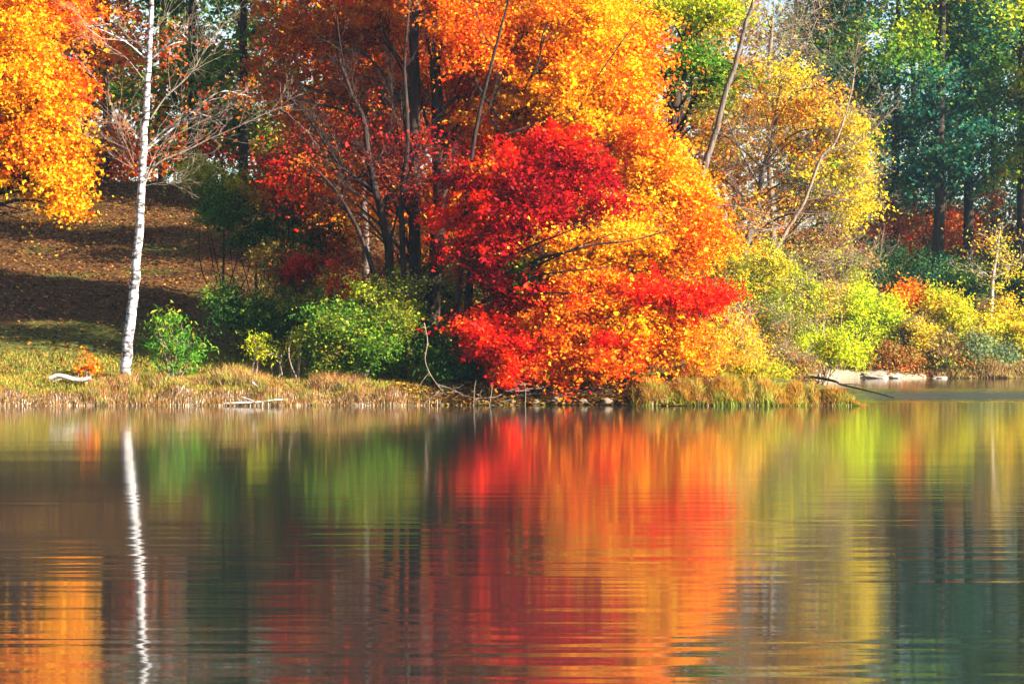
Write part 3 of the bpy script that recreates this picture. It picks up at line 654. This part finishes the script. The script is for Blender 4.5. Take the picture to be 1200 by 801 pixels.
for (pts, Y_, lab) in [([(472, 440, 4.2), (474, 330, 3.6), (470, 240, 3.2), (478, 160, 2.6), (474, 80, 2), (480, 0, 1.4)], 52.9, 'thin dark leafless stem just left of the twin dark trunks'),
                       ([(537, 445, 4.4), (534, 380, 4), (540, 320, 3.6), (548, 230, 3), (558, 150, 2.4), (580, 60, 1.8), (596, 0, 1.2)], 52.3, 'thin dark stem right of the twin trunks leaning into the orange crown'),
                       ([(443, 445, 3.6), (446, 380, 3.2), (440, 330, 3), (420, 270, 2.4), (392, 222, 1.8), (360, 190, 1.1)], 52.7, 'thin dark stem leaning left over the dark hollow')]:
    pp = [(a_[0], a_[1]) for a_ in pts[2:]]
    plant('slender_tree', lab, 'tree', Y_, pts, [(pts[-1][0], pts[-1][1], 20, 14, 0, .5, 5, RUS)], B_DARK, 'maple', .1, 'slender dark stems in the grove', per=8, clump=.25,
          extra=[fan([(p_[0], p_[1]), (p_[0] + d_ * 14, p_[1] - 22), (p_[0] + d_ * 24, p_[1] - 55)], Y_, .018, 8, .8, 2, .08) for p_, d_ in zip(pp[:-1], (1, -1, 1, -1))])
# pale crooked limb reaching left
plant('crimson_maple', 'deep crimson maple in the centre, in front of the golden one', 'tree', 52.6,
      [(545, 448, 6), (546, 400, 5.6), (549, 350, 5.2), (556, 300, 4.6), (570, 255, 4), (590, 215, 3), (610, 180, 2)],
      [(640, 200, 48, 28, -.3, .9, 46, CRI), (595, 205, 38, 28, 0, .9, 32, SCA), (685, 205, 36, 30, -.3, .8, 30, CRI), (630, 240, 50, 26, -.5, .9, 56, CRI), (575, 255, 40, 26, -.3, .8, 40, SCA), (655, 165, 36, 14, 0, .8, 14, SCA),
       (610, 290, 50, 26, -.4, .8, 50, CRI), (560, 300, 34, 22, -.3, .7, 22, CRI), (640, 285, 26, 22, -.3, .6, 12, SCA), (600, 335, 46, 24, -.5, .8, 46, CRI), (585, 372, 34, 18, -.5, .6, 30, CRI), (540, 375, 20, 12, -.4, .4, 9, CRI), (630, 375, 22, 16, -.5, .5, 18, CRI), (525, 255, 30, 24, 0, .7, 18, SCA), (545, 215, 30, 20, 0, .7, 16, CRI), (712, 238, 22, 12, -.5, .6, 9, CRI)],
      B_DARK, 'maple', .125, per=52, clump=.23, droop=.9, dense=.72,
      extra=[[pxpath([(546, 410), (552, 395), (562, 385), (572, 370)], 52.5, .06, .04)]])
plant('scarlet_maple', 'wide low maple with scarlet, orange and yellow boughs over the water edge', 'tree', 52,
      [(596, 446, 6), (598, 400, 5.6), (602, 350, 5.2), (608, 315, 4.6), (622, 290, 3.4), (640, 265, 2.4)],
      [(570, 395, 28, 22, -.7, .7, 36, SCA), (605, 415, 38, 24, -.9, .7, 46, SCA), (650, 395, 40, 26, -.9, .8, 46, ORG), (645, 430, 40, 14, -1, .7, 28, ORG), (690, 365, 44, 22, -.8, .8, 46, YOR), (715, 398, 46, 16, -1, .8, 34, SCA),
       (735, 420, 46, 16, -1, .7, 34, ORG), (700, 425, 34, 14, -1, .6, 18, YOR), (690, 330, 44, 18, -.6, .8, 36, YOR), (680, 295, 50, 22, -.3, .8, 44, YEL), (745, 290, 50, 24, -.3, .8, 46, YEL), (760, 345, 48, 14, -.9, .7, 34, SCA),
       (820, 350, 36, 9, -.9, .5, 17, SCA), (740, 370, 44, 18, -.7, .8, 40, YEL), (790, 375, 40, 18, -.5, .8, 30, ORG), (815, 285, 36, 22, -.2, .7, 30, YOR), (835, 265, 26, 12, 0, .5, 12, ORG), (790, 320, 34, 18, -.2, .7, 22, YEL), (650, 350, 34, 20, -.6, .7, 26, SCA), (765, 400, 40, 16, -.7, .7, 26, YOR), (625, 325, 30, 18, -.2, .6, 18, GRN)],
      B_DARK, 'maple', .115, per=54, clump=.23, dense=.85,
      extra=[fan([(606, 320, 0), (630, 304, -1.0), (660, 296, -1.5), (700, 286, -1.6), (740, 282, -1.6), (790, 268, -1.4)], 52, .042, 8, .6), fan([(606, 322, 0), (640, 306, -1.2), (680, 288, -1.5), (735, 268, -1.5)], 52, .035, 8, .6),
             fan([(604, 335, 0), (635, 322, -1.3), (680, 316, -1.6), (720, 312, -1.6)], 52, .03, 6, .5), fan([(602, 350, 0), (640, 343, -1.4), (700, 346, -1.8)], 52, .03, 6, .5), fan([(600, 300, 0), (630, 285, -1.1), (668, 270, -1.5), (700, 255, -1.4)], 52, .028, 6, .5)])
plant('yellow_maple', 'golden yellow maple whose hanging boughs fill the upper left corner', 'tree', 52.5,
      [(-150, 446, 14), (-150, 300, 12), (-145, 150, 10), (-140, 0, 8), (-135, -150, 5)],
      [(-60, 60, 60, 60, 0, 1.2, 44, YEL), (10, 30, 56, 40, -.4, 1, 60, YEL), (40, -30, 60, 40, 0, 1, 50, ORG), (15, 90, 52, 40, -.6, 1, 64, YEL), (45, 130, 40, 36, -.6, .8, 48, YEL), (20, 165, 36, 28, -.5, .8, 32, YOR), (62, 175, 30, 26, -.6, .6, 30, YEL),
       (72, 212, 22, 22, -.6, .5, 22, YEL), (74, 238, 12, 10, -.6, .3, 7, YEL), (80, 90, 22, 26, -.3, .6, 14, ORG), (75, 20, 36, 30, .5, .8, 22, ORG), (-40, 160, 40, 40, 0, 1, 24, YOR), (0, 212, 14, 8, -.5, .4, 5, YEL), (-120, -60, 100, 80, 0, 2, 50, YOR), (-20, -120, 90, 60, 0, 2, 40, YEL), (-100, 100, 70, 70, 0, 1.6, 40, YEL)],
      B_DARK, 'maple', .125, per=56, clump=.26, droop=.8)

# white birch
by = 51.6
def blimb(pts, r, n=9, L=.7): return fan(pts, by, r * .46, int(n * 1.2), L * 1.5, 2, .07, .36, 2, .0035)
plant('birch_tree', 'bare white birch leaning slightly right at the left of the grassy bank', 'tree', by,
      [(147, 447, 6.8), (149, 415, 6.4), (153, 370, 6.0), (158, 325, 5.6), (163, 270, 5.0), (166, 215, 4.5), (169, 165, 4.4), (172, 110, 3.8), (175, 60, 3.2), (178, 5, 2.7), (181, -70, 2.1), (186, -160, 1.2), (190, -230, .6)],
      [(290, 112, 26, 12, 0, .5, 5, RUS), (100, 30, 16, 14, 0, .4, 4, ORG), (240, 135, 26, 16, 0, .5, 5, RUS), (225, 50, 24, 20, 0, .5, 4, RUS)], B_BIRCH, per=5, clump=.2, limb_bark=B_TAN,
      extra=[blimb([(168, 218), (178, 198), (192, 187), (215, 178), (245, 163), (280, 148), (318, 130), (345, 122)], .055, 20),
             blimb([(171, 206), (182, 180), (196, 164), (222, 150), (250, 136), (290, 120)], .035, 16),
             blimb([(172, 172), (190, 155), (212, 142), (250, 128), (275, 122)], .03, 14),
             blimb([(176, 140), (193, 115), (214, 96), (228, 80), (238, 62), (252, 45), (262, 28), (282, 14)], .045, 20),
             blimb([(178, 66), (192, 56), (208, 42), (222, 36)], .028, 10), blimb([(178, 38), (195, 20), (212, 4), (225, -12)], .025, 10),
             blimb([(167, 92), (155, 76), (143, 64), (118, 48), (100, 28), (86, 8)], .030, 14), blimb([(172, 62), (160, 50), (148, 42), (140, 20)], .022, 8),
             blimb([(166, 160), (152, 150), (135, 144), (118, 142)], .026, 10), blimb([(165, 190), (155, 178), (135, 168), (112, 160), (80, 156)], .022, 12),
             blimb([(165, 212), (152, 180), (140, 150), (125, 112), (98, 76)], .020, 12), blimb([(170, 218), (182, 215), (200, 214), (230, 210)], .022, 8),
             blimb([(166, 215), (160, 200), (150, 190)], .015, 5), blimb([(181, -40), (200, -70), (215, -110)], .02, 8), blimb([(178, -10), (165, -40), (150, -70)], .02, 8)])
# pale crooked sycamore limb tree behind the bare one
plant('sycamore_tree', 'pale crooked limbed tree reaching left above the dark shrubs', 'tree', 60,
      [(430, 430, 5), (428, 300, 4.6), (424, 200, 4.4), (412, 140, 4), (400, 100, 3)],
      [(330, 60, 40, 30, 1, 1, 8, RUS)], B_GREY, 'maple', .12, per=24, clump=.3,
      extra=[fan([(414, 140), (400, 116), (372, 106), (350, 98), (335, 100), (322, 94)], 58, .065, 6, .5)])

# ---------------------------------------------------------------- left and centre understory
g = 'shrubs on the slope left of centre'
for (px, py, rx, ry, Y, pal, lab, p2, lf, ls, nc, bk) in [
    (262, 215, 52, 40, 60, GRN, 'mid green shrubby tree above the leafy slope', YGR, 'maple', .10, 110, B_DARK),
    (300, 262, 56, 36, 58, DGR, 'dark green shrub below the mid green shrubby tree', GRN, 'maple', .10, 90, B_DARK),
    (370, 262, 50, 40, 58.5, DGR, 'dark green shrub with rusty bits left of the bare purple tree', RUS, 'maple', .10, 80, B_DARK),
    (338, 205, 40, 30, 57, RUS, 'rusty red sparse shrub under the pale crooked limb', CRI, 'maple', .10, 60, B_DARK),
    (340, 315, 46, 28, 56, BRG, 'brownish shaded shrub in the hollow', DGR, 'maple', .09, 60, B_DARK),
    (352, 312, 22, 14, 55, CRI, 'small crimson sapling shrub in the dark hollow', CRI, 'lance', .12, 10, B_DARK),
    (410, 330, 24, 20, 54, CRI, 'small crimson leaved sapling beside the olive bush', SCA, 'lance', .12, 14, B_DARK),
    (288, 365, 32, 30, 54.5, DGR, 'dark green bush on the lower slope', GRN, 'oval', .09, 60, B_DARK),
    (340, 375, 40, 40, 54.5, DGR, 'dark shaded bush behind the two yellow saplings', OLV, 'oval', .09, 70, B_DARK),
    (428, 392, 52, 42, 52.0, OLV, 'large olive green bush left of the twin dark trunks', GRN, 'maple', .085, 170, B_TAN),
    (455, 350, 40, 30, 52.6, OLV, 'olive green bush top beneath the bare purple tree', YGR, 'maple', .085, 80, B_TAN),
    (392, 415, 24, 24, 52.2, GRN, 'green bush at the left foot of the large olive bush', BRI, 'maple', .085, 50, B_TAN),
    (530, 422, 40, 20, 51.8, GRN, 'low dark green bush below the crimson maple', DGR, 'lance', .11, 70, B_DARK),
    (515, 340, 40, 60, 57, DGR, 'dark green shrub behind the twin trunks', OLV, 'maple', .1, 90, B_DARK),
    (660, 432, 34, 12, 51.3, YGR, 'yellow green shrub under the scarlet boughs', GRN, 'lance', .10, 26, B_DARK),
    (560, 350, 60, 70, 60, BRG, 'brownish shrub deep behind the crimson maple', DGR, 'maple', .12, 110, B_DARK),
    (720, 400, 90, 40, 55, OLV, 'olive shrub behind the scarlet boughs', BRG, 'maple', .11, 130, B_DARK),
    (390, 350, 40, 50, 57, DGR, 'dark green shrub behind the large olive bush', GRN, 'maple', .1, 90, B_DARK)]:
    shrub('slope_shrub', lab, Y, px, py, rx, ry, pal, lf, ls, nc=nc, per=38, clump=.22, bark=bk, group=g, pal2=p2, parts=6)
shrub('green_shrub', 'bright green upright shrub growing just right of the white birch', 51.9, 202, 396, 38, 36, BRI, 'lance', .115, nc=44, per=17, clump=.15, bark=B_TAN, stems=9, parts=6, sprays=0, pal2=GRN)
for (px, py, rx, ry, lab) in [(350, 392, 13, 18, 'slender sapling with a small yellow green top right of its twin'), (301, 404, 9, 17, 'slender sapling with a small yellow green top left of its twin'), (328, 412, 22, 12, 'low thin yellow green sapling between the two slender ones')]:
    shrub('sapling', lab, 51.8, px, py, rx, ry, YGR, 'lance', .085, nc=14, per=13, clump=.12, bark=B_TAN, stems=3, parts=3, group='saplings on the weedy bank', cat='sapling')
shrub('red_leaved_plant', 'small orange red leaved plant beside the white driftwood', 51.2, 101, 432, 9, 7, ORG, 'maple', .10, nc=5, per=24, clump=.10, bark=B_TAN, stems=3, parts=2, cat='plant')

# ---------------------------------------------------------------- grasses and weeds (uncountable)
def blades(name, n, xf, yf, h, wd, colf, label, cat, lean=.25, zoff=0.0):
    x = xf(n); y = yf(x); keep = ground(x, y) > -.12; x, y = x[keep], y[keep]; n = len(x)
    z = np.maximum(ground(x, y), -.1) + zoff
    H = h(x) * rng.uniform(.55, 1.25, n)
    a = rng.uniform(0, 2 * math.pi, n); sx, sy = np.cos(a) * wd * .5, np.sin(a) * wd * .5
    lx, ly = rng.normal(size=n) * lean * H, rng.normal(size=n) * lean * H
    P = np.stack([x, y, z], -1); S = np.stack([sx, sy, 0 * sx], -1); Lv = np.stack([lx, ly, 0 * lx], -1); up = np.stack([0 * H, 0 * H, H], -1)
    V = np.stack([P - S, P + S, P + Lv * .3 + up * .55 + S * .8, P + Lv * .3 + up * .55 - S * .8, P + Lv + up * .97], 1).reshape(-1, 3)
    b = (np.arange(n) * 5)[:, None]
    loops = (b + np.array([[0, 1, 2, 3, 3, 2, 4]])).ravel()
    st = (np.arange(n) * 7)[:, None] + np.array([[0, 4]]); tt = np.tile([4, 3], n)
    CELL[0] = (x, y); c0, c1 = colf(n)
    cols = np.stack([c0, c1], 1).reshape(-1, 3)
    me = raw_mesh(name, V, loops, st.ravel(), tt, np.clip(cols, .003, .9), M_GRASS)
    return tag(link(name, me), label, cat, kind='stuff')
CELL = [None]
def pick(pal, n, jit=.25):
    c, wt = mixcol(pal, n)
    if CELL[0] is not None and len(CELL[0][0]) == n:
        h = (np.floor(CELL[0][0] * 3.1).astype(int) * 7919 + np.floor(CELL[0][1] * 2.7).astype(int) * 104729) % 97 / 97.
        ci = np.searchsorted(np.cumsum(wt), h * .999); ci = np.where(rng.random(n) < .6, ci, rng.choice(len(c), n, p=wt))
        return c[np.clip(ci, 0, len(c) - 1)] * rng.uniform(1 - jit, 1 + jit, n)[:, None]
    return c[rng.choice(len(c), n, p=wt)] * rng.uniform(1 - jit, 1 + jit, n)[:, None]
STRAW = [(.48, .36, .22, 4), (.36, .25, .12, 3), (.58, .48, .36, 2), (.14, .09, .04, 2)]
BRN = [(.20, .08, .014, 4), (.28, .13, .018, 3), (.12, .05, .012, 2), (.20, .19, .02, 1.5)]
xL = lambda a, b: (lambda n: rng.uniform(a, b, n))
blades('reed_bed', 13000, (lambda n: np.where(rng.random(n) < .93, rng.uniform(-11.5, -2.6, n), -2.6 + rng.exponential(.35, n))), lambda x: rng.uniform(49.72, 50.40, len(x)) + .12 * np.sin(x * 1.3), lambda x: .19 + .04 * np.sin(x * 2.1) + .05 * np.sin(x * 7), .013,
       lambda n: (pick(STRAW, n), pick(BRN, n)), 'dense strip of straw coloured reeds with brown tops along the left shore', 'reeds', .10)
def clumpx(a, b, k):
    cs = rng.uniform(a, b, k)
    return lambda n: cs[rng.integers(0, k, n)] + rng.normal(size=n) * .10
blades('shore_grass', 15000, clumpx(2.7, 7.25, 75), lambda x: 49.70 + rng.uniform(0, .9, len(x)) * np.clip((7.7 - x) / 1.5, .3, 1), lambda x: (.24 - .1 * sstep(5.5, 7.3, x)) * (1 + .35 * np.sin(x * 13 + np.sin(x * 5) * 2)), .014,
       lambda n: (pick([(.16, .22, .02, 3), (.26, .28, .03, 3), (.36, .26, .10, 2)], n), pick([(.38, .13, .012, 4), (.26, .26, .02, 3), (.44, .26, .02, 2), (.20, .07, .012, 2)], n)),
       'tufted orange green grass along the right end of the near shore', 'grass', .30)
blades('meadow_grass', 26000, xL(-12.5, -1.8), lambda x: 50.3 + rng.uniform(0, 1, len(x)) ** 1.5 * 5.0, lambda x: np.full(len(x), .10), .013,
       lambda n: (pick([(.16, .17, .02, 3), (.28, .25, .03, 3), (.34, .22, .04, 2)], n), pick([(.32, .26, .02, 3), (.20, .22, .015, 2), (.32, .14, .02, 2)], n)),
       'short yellow green grass between the reeds and the leafy slope', 'grass', .4)
blades('dry_weeds', 7000, clumpx(-9.0, -2.6, 40), lambda x: 50.6 + rng.uniform(0, 1, len(x)) * 1.3, lambda x: .22 + .12 * np.sin(x * 2.9), .012,
       lambda n: (pick([(.36, .22, .09, 3), (.20, .20, .04, 3), (.08, .05, .03, 2), (.34, .12, .05, 1)], n), pick([(.42, .24, .08, 3), (.34, .34, .03, 3), (.40, .16, .05, 2), (.16, .06, .03, 3)], n)),
       'tangled tan and yellow weeds on the bank around the bright green shrub', 'weeds', .45)
blades('far_grass', 12000, (lambda n: np.where(rng.random(n) < .25, rng.uniform(9.5, 15.5, n), rng.uniform(15.5, 22, n))), lambda x: np.where(x < 15.5, 87.9, 86.9) + rng.uniform(.1, 1.7, len(x)), lambda x: .26 + .08 * np.sin(x * 4), .03,
       lambda n: (pick([(.10, .07, .03, 3), (.22, .14, .05, 3)], n), pick([(.34, .20, .06, 3), (.36, .30, .06, 2), (.20, .10, .04, 2)], n)), 'low tan grass fringe along the far shore', 'grass', .35)

# fallen leaves on the slope and the bank
CELL[0] = None
def litter(name, n, x, y, pal, size, label):
    z = ground(x, y) + rng.uniform(.0, .05, len(x)) + .012
    k = z > .02; x, y, z = x[k], y[k], z[k]
    o = leaves(name, np.stack([x, y, z], -1), size, pick(pal, len(x), .4), None, np.zeros(3), 'maple', M_DRY, flat=True)
    return tag(o, label, 'fallen leaves', kind='stuff')
LIT = [(.22, .09, .016, 4), (.15, .055, .011, 4), (.38, .19, .025, 2), (.06, .026, .009, 5), (.18, .14, .022, 2)]
n = 60000; litter('fallen_leaves', n, rng.uniform(-17, 1, n), 51.5 + rng.uniform(0, 1, n) ** .8 * 31, LIT, .075, 'carpet of brown and orange fallen leaves on the shaded slope')
n = 30000; litter('shore_leaves', n, rng.uniform(-2.6, 4.2, n), 49.6 + rng.uniform(0, 1, n) ** 1.4 * 3.0, LIT, .075, 'reddish brown fallen leaves along the centre shoreline')

# ---------------------------------------------------------------- driftwood, roots, rocks, branches
def wood(kind, label, cat, lines, mat, base, group=None, sides=8):
    o = link(kind, tube_mesh(kind, lines, mat, np.array(base, float), sides), None, [float(v) for v in base])
    return tag(o, label, cat, group)
P, R = pxpath([(58, 443, 0), (66, 440, 0), (76, 441, 0), (86, 444, .1), (96, 445, .1), (107, 443, .1)], 50.9, .045, .05, 4)
wood('driftwood', 'white bleached driftwood log lying on the left bank', 'driftwood', [(P, R), pxpath([(76, 441), (70, 444), (62, 447)], 50.9, .03, .012)], B_DRIFT, P[0], 'driftwood pieces')
P, R = pxpath([(262, 473, 0), (280, 472, -.05), (300, 471, -.05), (318, 469, 0), (332, 468, 0)], 49.75, .03, .02, 4)
wood('driftwood', 'long white bleached stick lying at the foot of the reeds', 'driftwood', [(P, R), pxpath([(300, 471), (290, 467), (284, 465)], 49.7, .018, .01)], B_DRIFT, P[0], 'driftwood pieces')
P, R = pxpath([(296, 448), (300, 452), (306, 455)], 50.4, .03, .02, 4)
wood('stump', 'short pale broken stump among the bank weeds', 'stump', [(P, R)], B_DRIFT, P[0])
br = [pxpath([(905, 437, 2), (918, 440, 0), (940, 441, 0), (962, 443, -.3), (980, 447, -.6), (985, 450, -.6), (1010, 456, -.9), (1030, 461, -1.1), (1048, 466, -1.3)], 57, .048, .012, 4)]
br += [pxpath([(985, 450, -.6), (1000, 450, -.7), (1012, 452, -.8)], 57, .012, .005), pxpath([(940, 441), (955, 436), (966, 433)], 57, .014, .005)]
wood('fallen_branch', 'thin black dead branch reaching out from the point over the cove water', 'branch', br, B_DARK, br[0][0][0])
wl = [pxpath([(497, 378), (501, 400), (498, 420), (503, 436), (512, 450), (522, 462), (530, 474)], 50.6, .014, .008, 4), pxpath([(503, 436), (495, 446), (490, 455)], 50.6, .012, .006), pxpath([(512, 450), (530, 456), (548, 466)], 50.4, .012, .006)]
wood('dead_branch', 'thin pale crooked dead branch hanging to the waterline below the twin trunks', 'branch', wl, B_TAN, wl[0][0][-1])
for (pts, lab) in [([(555, 476), (556, 455), (558, 445)], 'leftmost of three thin pale sticks standing at the shoreline'), ([(573, 478), (576, 460), (577, 448)], 'middle one of three thin pale sticks standing at the shoreline'), ([(615, 478), (616, 462), (615, 452)], 'rightmost of three thin pale sticks standing at the shoreline')]:
    l = [pxpath(pts, 50.0, .009, .005, 4)]; wood('stick', lab, 'stick', l, B_TAN, l[0][0][0], 'sticks standing at the shoreline')
l = [pxpath([(420, 450), (424, 444), (428, 438), (433, 430)], 51.6, .06, .04, 4)]
wood('stump', 'leaning brown trunk stub under the large olive bush', 'stump', l, B_GREY, l[0][0][0])
rl = []
for k in range(32):
    px = rng.uniform(510, 640); p = W(px, rng.uniform(452, 470), 50.3 + rng.uniform(0, .6))
    rl += spray(p, [rng.normal(), rng.normal() * .4, -.2 + rng.normal() * .3], rng.uniform(.3, .9), rng.uniform(.008, .02), 1, 2, .6, 0)
wood('exposed_roots', 'tangle of exposed roots and twigs on the bank below the dark green bush', 'roots', rl, B_GREY, W(575, 470, 50.4))
rl = []
for k in range(26):
    px = rng.uniform(620, 770); p = W(px, rng.uniform(452, 472), 50.2 + rng.uniform(0, .6))
    rl += spray(p, [rng.normal() * 1.3, rng.normal() * .3, rng.normal() * .25], rng.uniform(.3, 1.0), rng.uniform(.008, .018), 1, 2, .5, 0)
wood('brush_pile', 'low brush of fallen twigs along the shoreline under the scarlet boughs', 'brush', rl, B_DARK, W(690, 470, 50.4))

m, n, b = principled('shore_stone', .85, .3)
tc = n.nodes.new('ShaderNodeTexCoord'); no = n.nodes.new('ShaderNodeTexNoise'); no.inputs['Scale'].default_value = 9; no.inputs['Detail'].default_value = 6
n.links.new(tc.outputs['Object'], no.inputs['Vector']); cr = n.nodes.new('ShaderNodeValToRGB')
cr.color_ramp.elements[0].color = (.05, .035, .025, 1); cr.color_ramp.elements[1].color = (.20, .14, .09, 1)
n.links.new(no.outputs[0], cr.inputs[0]); n.links.new(cr.outputs[0], b.inputs['Base Color'])
M_STONE = m
M_PSTONE, n, b = principled('pale_stone', .8, .3)
no = n.nodes.new('ShaderNodeTexNoise'); no.inputs['Scale'].default_value = 6; cr = n.nodes.new('ShaderNodeValToRGB')
cr.color_ramp.elements[0].color = (.14, .11, .09, 1); cr.color_ramp.elements[1].color = (.42, .37, .31, 1)
n.links.new(no.outputs[0], cr.inputs[0]); n.links.new(cr.outputs[0], b.inputs['Base Color'])
import bmesh
def rock(label, x, y, sx, sy, sz, mat, grp):
    bm = bmesh.new(); bmesh.ops.create_icosphere(bm, subdivisions=3, radius=1)
    o1 = rng.uniform(0, 50, 3)
    for v in bm.verts:
        c = v.co; k = 1 + .18 * math.sin(c.x * 3 + o1[0]) * math.cos(c.y * 2.6 + o1[1]) + .12 * math.sin(c.z * 5 + c.x * 4 + o1[2]) + random.uniform(-.03, .03)
        v.co = (c.x * k * sx, c.y * k * sy, c.z * k * sz)
    me = bpy.data.meshes.new('rock'); bm.to_mesh(me); bm.free(); me.materials.append(mat)
    z = float(ground(x, y)); o = link('rock', me, None, (x, y, max(z, -.02) + sz * .35)); o.rotation_euler = (0, 0, rng.uniform(0, 6.28))
    return tag(o, label, 'rock', grp)
for (px, lab, s_) in [(600, 'small brown shore rock at the left end of the stony bank', .10), (628, 'small brown shore rock right of the shoreline sticks', .12), (652, 'flat brown shore rock under the scarlet boughs', .16), (683, 'brown shore rock in the middle of the stony bank', .13),
                      (712, 'wide low shore rock below the orange boughs', .18), (738, 'small shore rock just left of the tufted grass', .11)]:
    Y = 50.35 + rng.uniform(0, .25); rock(lab, (px - 600) * Y / F, Y, s_ * .8, s_ * .7, s_ * .4, M_STONE, 'brown rocks on the centre shore')
for (px, Y, s_, lab) in [(978, 87.2, .30, 'pale boulder at the left end of the far sand bank'), (1014, 87.6, .22, 'small pale rock on the far sand bank left of the widest slab'), (1027, 87.3, .62, 'widest pale slab on the far sand bank'),
                     (1052, 87.4, .4, 'pale slab at the right part of the far sand bank'), (1102, 87.4, .34, 'lone pale slab on the far shore below the pinkish shrub')]:
    rock(lab, (px - 600) * Y / F, Y, s_ * .9, s_ * .5, s_ * .18 + .01, M_PSTONE, 'pale rocks on the far shore')

print('LEAVES', NL)
